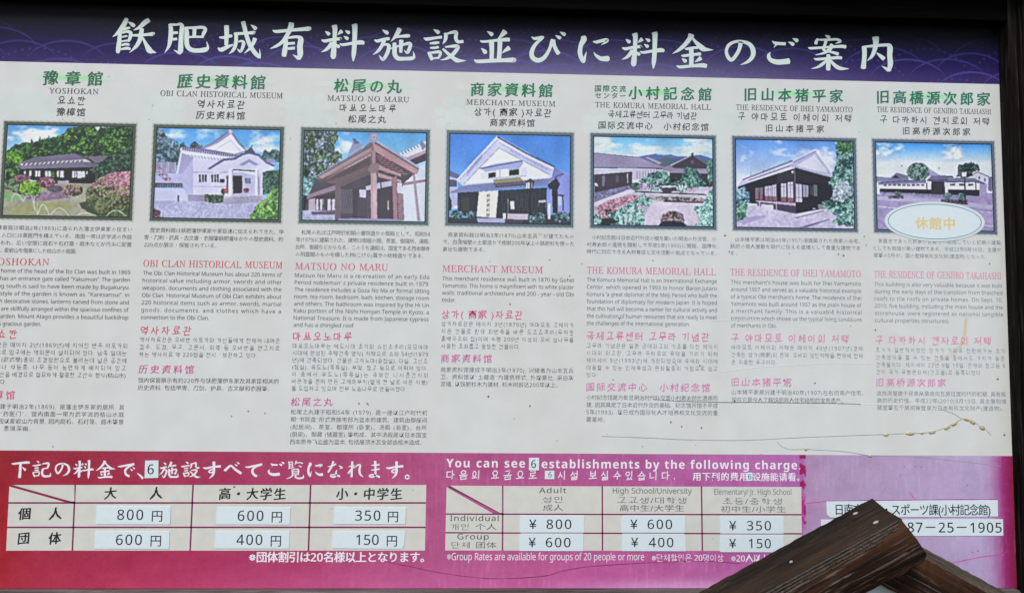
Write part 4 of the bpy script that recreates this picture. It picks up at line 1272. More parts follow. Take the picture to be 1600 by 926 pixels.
def picture7(X, Y):
    p = Pic(X, Y, (60, 150, 230))
    p.sky((40, 140, 232), (215, 222, 226), 100, 250, (228, 232, 232), 130, 0.56, 6, 18, 1.8, wt=(np.exp(-((X - 130) / 70) ** 2 - ((Y - 150) / 60) ** 2) * 0.5 + np.exp(-((X - 680) / 110) ** 2 - ((Y - 200) / 35) ** 2) * 0.45) - 0.06)
    # road and pavement
    p.grain(p.poly([(92, 480), (935, 470), (945, 745), (100, 732)]), (140, 128, 176), (172, 158, 202), 26, 4)
    p.P([(92, 520), (560, 545), (930, 590), (935, 560), (560, 510), (92, 495)], (178, 170, 205))
    p.line([(110, 568), (300, 588)], 5, (215, 210, 228))
    p.line([(780, 600), (935, 612)], 4, (210, 205, 225))
    p.line([(860, 700), (935, 712)], 5, (210, 205, 225))
    # roofs behind
    p.P([(92, 350), (200, 360), (200, 385), (92, 390)], (125, 128, 165))
    p.P([(165, 385), (240, 322), (320, 345), (330, 380)], (118, 115, 152))
    p.P([(205, 362), (235, 340), (262, 362)], (45, 42, 60))
    p.P([(470, 290), (560, 345), (560, 360), (460, 345)], (150, 148, 188))
    p.P([(780, 340), (825, 315), (905, 350), (915, 430), (800, 390)], (205, 206, 226))
    p.line([(780, 340), (825, 316), (910, 352)], 6, (95, 95, 130))
    p.P([(832, 350), (842, 350), (842, 368), (832, 368)], (60, 62, 90))
    p.P([(872, 362), (882, 362), (882, 385), (872, 385)], (70, 72, 110))
    p.P([(905, 355), (930, 350), (930, 460), (900, 450)], (110, 112, 150))
    # wall
    p.P([(120, 408), (460, 402), (465, 445), (120, 440)], (222, 224, 240))
    p.P([(120, 440), (490, 446), (490, 478), (120, 462)], (42, 38, 52))
    p.P([(610, 395), (840, 392), (842, 446), (610, 444)], (222, 224, 240))
    p.P([(610, 444), (838, 448), (838, 492), (610, 480)], (42, 38, 52))
    p.P([(840, 400), (895, 405), (890, 470), (838, 495)], (160, 148, 195))
    p.P([(745, 495), (838, 495), (895, 465), (895, 485), (835, 525), (745, 515)], (150, 140, 182))
    for i in range(9):
        p.P([(145 + i * 34, 406), (168 + i * 34, 406), (168 + i * 34, 419), (145 + i * 34, 419)], (95, 90, 105))
    for x in (625, 690, 755):
        p.P([(x, 402), (x + 38, 401), (x + 38, 416), (x, 417)], (80, 76, 90))
    p.line([(458, 400), (458, 470)], 6, (40, 36, 50))
    p.line([(812, 395), (812, 490)], 6, (40, 36, 50))
    p.P([(108, 395), (180, 380), (450, 372), (455, 398), (110, 410)], (122, 118, 160))
    p.line([(108, 396), (450, 376)], 5, (70, 66, 98))
    p.P([(585, 385), (605, 360), (800, 362), (880, 398), (870, 404), (800, 390), (590, 392)], (118, 114, 156))
    p.line([(590, 391), (800, 388), (880, 402)], 5, (60, 56, 86))
    p.P([(460, 375), (490, 345), (590, 340), (615, 372), (585, 385), (465, 385)], (108, 102, 142))
    p.line([(462, 378), (612, 376)], 5, (52, 48, 72))
    p.P([(490, 385), (585, 385), (590, 480), (490, 485)], (48, 44, 54))
    p.P([(462, 402), (490, 402), (490, 440), (462, 440)], (222, 224, 240))
    p.P([(586, 400), (608, 400), (608, 425), (586, 425)], (210, 212, 232))
    for i in range(5):
        p.line([(505 + i * 18, 400), (505 + i * 18, 478)], 2.5, (80, 75, 88))
    p.grain(p.poly([(120, 462), (560, 482), (560, 498), (120, 478)], 3), (105, 100, 135), (165, 158, 190), 8, 4)
    # trees
    p.leaf(p.ell(396, 315, 82, 66, .18), (35, 55, 60), (95, 125, 120), (150, 178, 172), 11, 5)
    p.leaf(p.poly([(675, 350), (690, 270), (740, 245), (830, 260), (845, 300), (800, 320), (790, 350), (720, 360)], 20), (18, 32, 36), (45, 66, 66), (95, 118, 112), 12, 6)
    p.leaf(p.poly([(590, 345), (640, 345), (650, 358), (600, 360)], 4), (25, 45, 45), (60, 80, 80), (90, 115, 110), 9, 7)
    # shrubs
    p.leaf(p.poly([(175, 490), (290, 488), (290, 510), (180, 512)], 3), (55, 40, 60), (95, 78, 92), (140, 130, 140), 8, 8)
    p.leaf(p.ell(248, 474, 26, 16, .2), (35, 55, 60), (75, 105, 108), (125, 155, 155), 8, 9)
    p.leaf(p.poly([(560, 515), (750, 520), (755, 555), (640, 545), (560, 535)], 4), (35, 25, 45), (80, 66, 88), (130, 115, 135), 8, 10)
    for cx, cy, rx, ry in ((608, 492, 32, 26), (704, 496, 30, 26)):
        p.leaf(p.ell(cx, cy, rx, ry, .15), (35, 58, 66), (80, 112, 120), (130, 160, 165), 9, 11)
    # street lamp
    p.line([(732, 352), (736, 550)], 8, (45, 42, 62))
    p.P([(708, 318), (746, 316), (742, 352), (712, 352)], (222, 225, 240))
    p.line([(708, 316), (748, 314)], 6, (70, 70, 100))
    p.line([(708, 352), (744, 352)], 4, (70, 70, 100))
    return p.img


# ------------------------------------------------------------------ materials
M_paper = mat('printed_sheet_white', C(208, 210, 208), 0.42, 0.3, 0.055, 22)
t_ = M_paper.node_tree
g_n = t_.nodes.new('ShaderNodeTexNoise')
g_n.inputs['Scale'].default_value = 2.2
g_n.inputs['Detail'].default_value = 7
g_n.inputs['Roughness'].default_value = 0.62
g_m = t_.nodes.new('ShaderNodeMapping')
g_m.inputs['Scale'].default_value = (2.4, 1, 0.8)
g_r = t_.nodes.new('ShaderNodeMapRange')
g_r.inputs['From Min'].default_value = 0.46
g_r.inputs['From Max'].default_value = 0.74
g_r.inputs['To Max'].default_value = 0.34
g_x = t_.nodes.new('ShaderNodeMix')
g_x.data_type = 'RGBA'
g_c = t_.nodes.new('ShaderNodeTexCoord')
t_.links.new(g_c.outputs['Object'], g_m.inputs['Vector'])
t_.links.new(g_m.outputs[0], g_n.inputs['Vector'])
t_.links.new(g_n.outputs['Fac'], g_r.inputs['Value'])
t_.links.new(g_r.outputs[0], g_x.inputs[0])
t_.links.new([n for n in t_.nodes if n.type == 'VECT_MATH'][0].outputs[0], g_x.inputs[6])
g_x.inputs[7].default_value = (*C(192, 188, 172), 1)
t_.links.new(g_x.outputs[2], t_.nodes['Principled BSDF'].inputs['Base Color'])
M_ink = vmat('printed_colours')
M_photo = vmat('printed_photograph', 0.38, 0.45, 0.04, 300)
M_white_ink = mat('unprinted_white_lettering', C(228, 226, 232), 0.42)
M_swash = vmat('heading_swash_print', 0.42, 0.3, 0.055, 22)
M_title = mat('title_lettering_white', C(204, 217, 211), 0.42)
M_cell = mat('table_cell_ivory', C(206, 204, 196), 0.45, 0.3, 0.06, 60)
M_stick = mat('sticker_pale_white', C(210, 222, 226), 0.35, 0.4, 0.025, 120)
M_black = mat('sticker_black_lettering', (0.012, 0.014, 0.018), 0.4)
M_green_wm = mat('pale_green_crest_print', C(205, 212, 208), 0.42, 0.3, 0.055, 22)
wood_frame = wood('frame_dark_stained_wood', (0.003, 0.0025, 0.002), (0.014, 0.0115, 0.010), 'Z', 1.0, (0.14, 0.13, 0.12), 0.22, 0.7, 0.8)
wood_rail = wood('rail_shade_dark_wood', (0.0008, 0.0007, 0.0006), (0.003, 0.0024, 0.002), 'X', 1.0, (0.01, 0.01, 0.01), 0.1, 0.8, 0.5)  # dark wood; the roof's deep shade is put into its near-black colour
wood_sill = wood('sill_weathered_wood', (0.07, 0.058, 0.055), (0.22, 0.185, 0.175), 'X', 1.0, (0.36, 0.33, 0.32), 0.55, 0.85, 0.7)

# ------------------------------------------------------------------ the sign
V_TOP, V_BAN, V_PINK, V_BOT = -1.10, -0.4729, 2.5038, 3.5135
U_L, U_R = -0.30, 7.868
base = w(3.8, 3.7)
SIGN = thing('information_board', 'wide weathered visitor information board with purple title band, seven printed photographs and price tables', 'sign', base)
pyd_box = box('printed_sheet', U_L * U, U_R * U, 0.0, 0.006, ZB - V_BOT * U, ZB - V_TOP * U, M_paper, SIGN, bev=0.0004)


def sm(a, b, x):
    t = np.clip((x - a) / (b - a), 0, 1)
    return t * t * (3 - 2 * t)


def lerp_keys(x, keys):
    xs = [k[0] for k in keys]
    out = np.stack([np.interp(x, xs, [k[1][i] for k in keys]) for i in range(3)], -1)
    return out


def paint_band(Sx, T, PX, PY):
    """purple title band with overlapping wave arcs"""
    t = T
    # printed black to violet, eave shade included; paler middle is painted sky haze
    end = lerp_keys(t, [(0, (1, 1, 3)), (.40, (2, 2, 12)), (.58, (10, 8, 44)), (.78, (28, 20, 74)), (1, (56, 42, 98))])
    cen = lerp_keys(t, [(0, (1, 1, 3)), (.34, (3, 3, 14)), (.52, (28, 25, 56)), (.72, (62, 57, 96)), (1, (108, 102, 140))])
    haze = np.exp(-(np.abs((PX - 860) / 480)) ** 3.2)[..., None]
    img = end * (1 - haze) + cen * haze
    u = Sx * (U_R - U_L)
    v = T * (V_BAN - V_TOP)
    lines = np.zeros_like(u)
    dots = np.zeros_like(u)
    # arcs: rows of overlapping circles, fine line or dotted rings
    r0 = random.Random(5)
    for row in range(9):
        cy = 0.34 + row * 0.085
        for kx in range(-1, 24):
            cx = kx * 0.37 + (row % 2) * 0.185 + r0.uniform(-.05, .05)
            rr = 0.235 + r0.uniform(-.02, .03)
            if r0.random() < 0.45:
                continue
            dx = (u - cx) / 1.45
            dy = (v - cy)
            d = np.sqrt(dx * dx + dy * dy)
            ang = np.arctan2(-dy, dx)
            up = (ang > 0.45) & (ang < 2.7)
            if r0.random() < 0.62:
                wd = 0.0085 * np.clip(np.sin(np.clip((ang - .45) / 2.25, 0, 1) * math.pi), 0.15, 1)
                m = np.clip(1.4 - np.abs(d - rr) / (wd + 1e-6), 0, 1) * up
                lines = np.maximum(lines, m * r0.uniform(.6, 1))
            else:
                step = 0.16
                aq = (np.round(ang / step)) * step
                ddx = dx - rr * np.cos(aq)
                ddy = -dy - rr * np.sin(aq)
                m = np.clip(1.5 - np.hypot(ddx * 1.45, ddy) / 0.0085, 0, 1) * up
                dots = np.maximum(dots, m * 0.75)
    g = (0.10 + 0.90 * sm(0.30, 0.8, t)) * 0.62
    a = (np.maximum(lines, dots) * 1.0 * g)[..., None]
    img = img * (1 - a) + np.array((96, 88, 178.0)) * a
    # darker unfaded strip at the right end behind the post
    st = sm(1540, 1543, PX)[..., None]
    img = img * (1 - 0.3 * st) + (img * 0.6 + np.array((70, 50, 120.0)) * 0.4 * t[..., None]) * 0.3 * st
    return img + (fbm(PX, PY, 3.0, 4, 2)[..., None] - 0.5) * 8


def paint_pink(Sx, T, PX, PY):
    keys = [(-60, (152, 32, 40)), (0, (150, 34, 44)), (60, (150, 40, 62)), (300, (158, 48, 84)), (500, (164, 62, 102)), (700, (166, 82, 126)), (950, (170, 78, 134)), (1150, (168, 86, 146)), (1250, (162, 92, 154))]
    img = lerp_keys(PX, keys)
    top = lerp_keys(PX, [(0, (136, 38, 48)), (62, (140, 40, 54)), (300, (150, 54, 80)), (403, (156, 62, 92)), (700, (162, 74, 118)), (1003, (162, 90, 140)), (1250, (162, 98, 156))])
    k = sm(0.45, 0.0, T)[..., None]
    img = img * (1 - k * .75) + top * k * .75
    low = lerp_keys(PX, [(0, (156, 42, 58)), (100, (166, 48, 76)), (350, (174, 66, 106)), (600, (182, 88, 138)), (950, (184, 92, 144)), (1250, (180, 118, 170))])
    k = sm(0.72, 1.0, T)[..., None]
    img = img * (1 - k * .75) + low * k * .75
    # sun-bleached lilac area right of the torn film edge
    nz = fbm(PX, PY, 16, 31, 4)
    edge = 1257 + (nz - .5) * 14
    f = sm(-3, 3, PX - edge)[..., None]
    # the bleached edge leans with the post
    lean = (PY - 712) / (915 - 712) * 6
    lil = lerp_keys(PX - lean, [(1250, (170, 132, 170)), (1303, (170, 144, 176)), (1400, (176, 152, 186)), (1530, (176, 156, 192)), (1545, (174, 144, 184)), (1558, (164, 100, 152)), (1566, (152, 52, 116)), (1574, (142, 38, 92)), (1583, (130, 36, 60))])
    img = img * (1 - f) + lil * .955 * f
    # flaked magenta film along the edge
    fl = (np.abs(PX - 1254.5) < 5) & (fbm(PX, PY, 9, 61, 4) > 0.56) & (((PY > 706) & (PY < 768)) | ((PY > 768) & (PY < 818)))
    fl2 = (np.abs(PX - 1254) < 3) & (PY > 770) & (PY < 815)
    img[fl] = (140, 26, 84)
    img[fl2 & (fbm(PX, PY, 6, 64, 3) > 0.42)] = (178, 38, 124)
    # pale run marks near the bottom edge, and fine pale scratches
    k = (sm(0.90, 1.0, T) * sm(780, 1050, PX) * sm(1545, 1520, PX) * 0.5)[..., None]
    img = img * (1 - k) + np.array((206, 180, 214.0)) * k
    sc = np.clip((fbm(PX * 9, PY, 26, 77, 3) - .62) * 5, 0, 1)[..., None] * 0.16 * sm(300, 900, PX)[..., None]
    img = img * (1 - sc) + np.array((214, 190, 220.0)) * sc
    img = img + (fbm(PX, PY, 40, 8, 4)[..., None] - .5) * 18 + (fbm(PX, PY, 3, 9, 2)[..., None] - .5) * 8
    return img * 1.055


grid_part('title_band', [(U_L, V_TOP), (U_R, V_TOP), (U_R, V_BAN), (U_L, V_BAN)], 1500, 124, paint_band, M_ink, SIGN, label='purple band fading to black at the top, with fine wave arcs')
grid_part('price_band', [(U_L, V_PINK), (U_R, V_PINK), (U_R, V_BOT), (U_L, V_BOT)], 1300, 170, paint_pink, M_ink, SIGN, label='magenta band, bleached to lilac at its right end')

# title: one part for each character
TI = [('飫', 0), ('肥', 0), ('城', 0), ('有', 0), ('料', 0), ('施', 0), ('設', 0), ('並', 0), ('び', 0), ('に', 0), ('料', 1), ('金', 0), ('の', 0), ('ご', 0), ('案', 0), ('内', 0)]
for ch, k in TI:
    a = Acc()
    if k:
        brush(a, ch, (971.2, 50.0, 1038.4, 107.6), grow=1.10)
    else:
        brush(a, ch, grow=1.10)
    a.build('title_character', M_title, SIGN)

# ------------------------------------------------------------------ seven columns
PITCH, PH = 1.13435, 0.75506
PAINT = [
    (picture1, [(60, 75), (1052, 90), (1035, 815), (12, 800)], (84, 96, 78), 'printed photograph of a low dark house in a garden with clipped azaleas'),
    (picture2, [(107, 100), (1105, 122), (1083, 840), (77, 823)], (88, 104, 92), 'printed photograph of a white plastered hall with a curved entrance gable'),
    (picture3, [(120, 128), (1088, 152), (1080, 858), (97, 843)], (98, 122, 118), 'printed photograph of a wooden entrance porch under a tiled gable'),
    (picture4, [(103, 108), (1053, 125), (1048, 830), (90, 815)], (108, 130, 138), 'printed photograph of a white gabled storehouse with a tall white banner'),
    (picture5, [(88, 132), (1033, 145), (1037, 845), (82, 832)], (98, 120, 136), 'printed photograph of a long roofed building beside a garden of hedges'),
    (picture6, [(93, 98), (1045, 108), (1050, 808), (98, 798)], (102, 120, 142), 'printed photograph of a dark raised house with a white gable'),
    (picture7, [(90, 100), (920, 115), (945, 745), (100, 732)], (110, 124, 146), 'printed photograph of a walled residence seen across a road'),
]


def border(i, colr, parent):
    """scalloped grey frame printed round a photograph, and its thin dark inner line"""
    u0, u1, v0, v1 = i * PITCH, i * PITCH + 1, 0.0, PH
    bw_ = 0.027

    def rect(ins, wav, n):
        pts = []
        corners = [(u0 + ins, v0 + ins), (u1 - ins, v0 + ins), (u1 - ins, v1 - ins), (u0 + ins, v1 - ins)]
        nrm = [(0, -1), (1, 0), (0, 1), (-1, 0)]
        for s in range(4):
            a, b = corners[s], corners[(s + 1) % 4]
            for k in range(n):
                t = k / n
                L = math.hypot(b[0] - a[0], b[1] - a[1]) * t
                d = wav * math.sin(L / 0.046 * 2 * math.pi) if wav else 0
                if k == 0:
                    d = 0
                pts.append((a[0] + (b[0] - a[0]) * t + nrm[s][0] * d, a[1] + (b[1] - a[1]) * t + nrm[s][1] * d))
        return pts

    def ring(name, o_, i_, n, m, dep, par):
        N = len(o_)
        vs = [(x * U, -dep * PN, ZB - y * U) for x, y in o_ + i_]
        fs = [(k, N + k, N + (k + 1) % N, (k + 1) % N) for k in range(N)]
        return pyd(name, vs, fs, m, par)
    nn = 120
    halo = tuple(int(c * .25 + 203 * .75) for c in colr)
    ring('border_glow', rect(-0.010, 0.0024, nn), rect(0.002, 0, nn), nn, mat('printed_border_glow', C(*halo), .42), 0.0004, parent)
    ring('photo_border', rect(0.0, 0.0014, nn), rect(0.0235, 0.0, nn), nn, mat('printed_border', C(*(c * .84 for c in colr)), .42, .4, .04, 200), 0.0006, parent)
    dk = tuple(c * .28 for c in colr)
    ring('border_line', rect(0.0205, 0.0012, nn), rect(0.0285, 0.0, nn), nn, mat('printed_border_line', C(*dk), .42), 0.0008, parent)


def blur(img, k):
    """separable soft blur, k passes of 1-2-1"""
    for _ in range(k):
        p = np.pad(img, ((1, 1), (0, 0), (0, 0)), 'edge')
        img = (p[:-2] + 2 * p[1:-1] + p[2:]) / 4
        p = np.pad(img, ((0, 0), (1, 1), (0, 0)), 'edge')
        img = (p[:, :-2] + 2 * p[:, 1:-1] + p[:, 2:]) / 4
    return img


def darkroom(img, X, Y):
    """what the printed photographs share: soft lens, local contrast, uneven tone, grain"""
    tone = 1 + (fbm(X, Y, 160, 201, 2) - .5) * .20 + (fbm(X, Y, 14, 207, 2) - .5) * .09
    bright = np.clip((img.mean(-1) - 205) / 40, 0, 1)
    img = img * (tone * (1 - bright) + bright)[..., None]
    img = blur(img, 2)
    far = blur(img, 40)
    img = img + (img - far) * .30
    near = blur(img, 6)
    img = img + (img - near) * .45
    g = img.mean(-1, keepdims=True)
    img = g + (img - g) * .92
    return img + (fbm(X, Y, 5, 99, 2)[..., None] - .5) * 7


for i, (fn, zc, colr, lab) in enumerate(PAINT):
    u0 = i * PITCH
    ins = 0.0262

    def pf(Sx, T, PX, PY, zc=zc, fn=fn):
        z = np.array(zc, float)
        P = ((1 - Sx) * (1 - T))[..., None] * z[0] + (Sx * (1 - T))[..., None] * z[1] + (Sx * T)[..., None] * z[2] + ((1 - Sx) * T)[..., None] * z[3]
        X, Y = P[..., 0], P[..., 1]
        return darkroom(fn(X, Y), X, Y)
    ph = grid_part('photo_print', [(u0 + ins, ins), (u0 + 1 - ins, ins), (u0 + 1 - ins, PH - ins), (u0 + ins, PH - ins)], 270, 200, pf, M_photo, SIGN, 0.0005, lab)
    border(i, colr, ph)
    if i == 3:
        a = Acc()
        for k, ch in enumerate('商家資料館'):
            zx, zy = 388 - k * 1.0, 606 + k * 39
            x, y = 685 + zx / 5.147, 190 + zy / 5.147
            t = line(ch, x, y, x + 5.2, 6.0, res=1, n=0.0008)
            lay(a, t[0], t[1], t[2], t[3], t[4], 'brush', n=0.0008, bold=.02)
        a.build('banner_lettering', mat('banner_ink', C(70, 72, 84), .4), ph)

# green brush headings, translations and paragraphs -------------------------------------------
#  name: (jp heading spec), serif, korean, chinese : (text, x0, baseline, x1, em)
HEAD = [
    [('豫章館', 67.2, 130.5, 159.2, 24.5), ('YOSHOKAN', 76.2, 145.9, 153.8, 12.3), ('요쇼칸', 89.9, 161.8, 132.9, 14.5), ('豫樟馆', 88.3, 180.0, 132.7, 14.0)],
    [('歴史資料館', 277.4, 135.4, 413.6, 24.5), ('OBI CLAN HISTORICAL MUSEUM', 250.6, 149.9, 441.7, 12.6), ('역사자료관', 308.6, 167.5, 382.3, 14.5), ('历史资料馆', 306.3, 184.8, 382.3, 14.0)],
    [('松尾の丸', 522.2, 142.3, 627.4, 24.0), ('MATSUO NO MARU', 511.5, 157.3, 639.2, 12.3), ('마쓰오노마루', 530.7, 173.0, 618.7, 13.5), ('松尾之丸', 544.0, 190.8, 603.4, 14.0)],
    [('商家資料館', 735.6, 147.8, 862.6, 23.5), ('MERCHANT MUSEUM', 728.6, 163.6, 867.6, 12.3), ('상가( 商家 )자료관', 741.1, 179.3, 861.4, 14.2), ('商家资料馆', 765.7, 196.0, 835.0, 13.4)],
    [('小村記念館', 982.3, 153.2, 1111.0, 23.0), ('THE KOMURA MEMORIAL HALL', 930.2, 167.8, 1110.6, 12.4), ('국제교류센터 고무라 기념관', 950.3, 182.6, 1088.8, 12.4), ('国际交流中心　小村纪念馆', 935.3, 200.2, 1106.8, 13.4)],
    [('旧山本猪平家', 1164.0, 155.4, 1316.7, 23.0), ('THE RESIDENCE OF IHEI YAMAMOTO', 1150.0, 171.7, 1332.0, 12.6), ('구 야마모토 이헤이의 저택', 1153.0, 186.4, 1330.0, 14.0), ('旧山本猪平家', 1197.0, 204.8, 1287.4, 13.2)],
    [('旧高橋源次郎家', 1371.0, 159.6, 1547.0, 23.5), ('THE RESIDENCE OF GENJIRO TAKAHASHI', 1370.0, 175.0, 1548.3, 12.4), ('구 다카하시 겐지로의 저택', 1375.0, 191.2, 1545.3, 14.0), ('旧高桥源次郎家', 1411.0, 209.0, 1516.0, 13.4)],
]
GREEN = [(14, 100, 62), (18, 106, 70), (26, 112, 80), (28, 112, 82), (32, 114, 86), (34, 112, 88), (36, 114, 94)]
INK = [(44, 46, 50), (50, 54, 58), (58, 63, 68), (66, 74, 80), (78, 92, 104), (92, 106, 120), (110, 126, 144)]
HDI = [(34, 36, 38), (38, 42, 44), (46, 52, 54), (50, 56, 60), (54, 62, 66), (54, 62, 68), (56, 64, 70)]
MAG = [(204, 56, 74), (202, 66, 96), (206, 76, 120), (206, 84, 132), (212, 104, 150), (214, 122, 160), (218, 128, 166)]
MAG2 = [(214, 66, 130), (202, 74, 150), (206, 84, 156), (204, 92, 160), (210, 112, 172), (214, 124, 178), (216, 130, 184)]

# swash behind each heading
for i in range(7):
    x0, x1 = HEAD[i][0][1], HEAD[i][0][3]
    if i == 4:
        x0 = 930
    cx = (x0 + x1) / 2
    yb = HEAD[i][0][2] - 9
    cu, cv = uv(cx, yb)

    def pg(Sx, T, PX, PY):
        f = np.exp(-((Sx - .5) / .21) ** 2) * 0.9
        f2 = np.exp(-((Sx - .5) / .30) ** 2) * 0.35
        e = sm(0, .25, T) * sm(1, .75, T)
        a = (np.maximum(f, f2) * e)[..., None]
        base_ = np.ones(Sx.shape + (3,)) * np.array((208, 210, 208.0))
        return base_ * (1 - a) + np.array((148, 222, 150.0)) * a
    grid_part('heading_swash', [(cu - .42, cv - .021), (cu + .42, cv - .021), (cu + .42, cv + .021), (cu - .42, cv + .021)], 60, 9, pg, M_swash, SIGN, 0.0003)

for i in range(7):
    h = HEAD[i]
    # green heading
    ls = [line(h[0][0], h[0][1], h[0][2], h[0][3], h[0][4], 'brush', res=2, bold=0.026)]
    if i == 4:
        ls += [line('国際交流', 929.7, 142.3, 977.8, 11.5, 'brush', res=1, bold=0.016), line('センター', 929.9, 153.0, 977.3, 11.0, 'brush', res=1, bold=0.016)]
    put('green_heading', ls, mat('green_print', C(*GREEN[i]), .42, .4, .06, 200), SIGN)
    mk = mat('heading_ink', C(*HDI[i]), .42)
    put('roman_heading', [line(h[1][0], h[1][1], h[1][2], h[1][3], h[1][4], 'serif', res=2)], mk, SIGN)
    put('korean_heading', [line(h[2][0], h[2][1], h[2][2], h[2][3], h[2][4], 'brush', res=1, off=0.01)], mk, SIGN)
    put('chinese_heading', [line(h[3][0], h[3][1], h[3][2], h[3][3], h[3][4], 'brush', res=1, bold=0.008)], mk, SIGN)

# paragraphs: column left/right pixels at a reference height, then blocks
CU = []
for (xl, yl, xr, yr) in ((-16.5, 425, 203.6, 425), (223.5, 425, 440.6, 430), (460.8, 430, 670.9, 430), (691, 435, 896.7, 435), (916.9, 437, 1119.8, 437), (1141.6, 440, 1345.1, 440), (1366, 445, 1565.7, 445)):
    CU.append((uv(xl, yl)[0], uv(xr, yr)[0]))

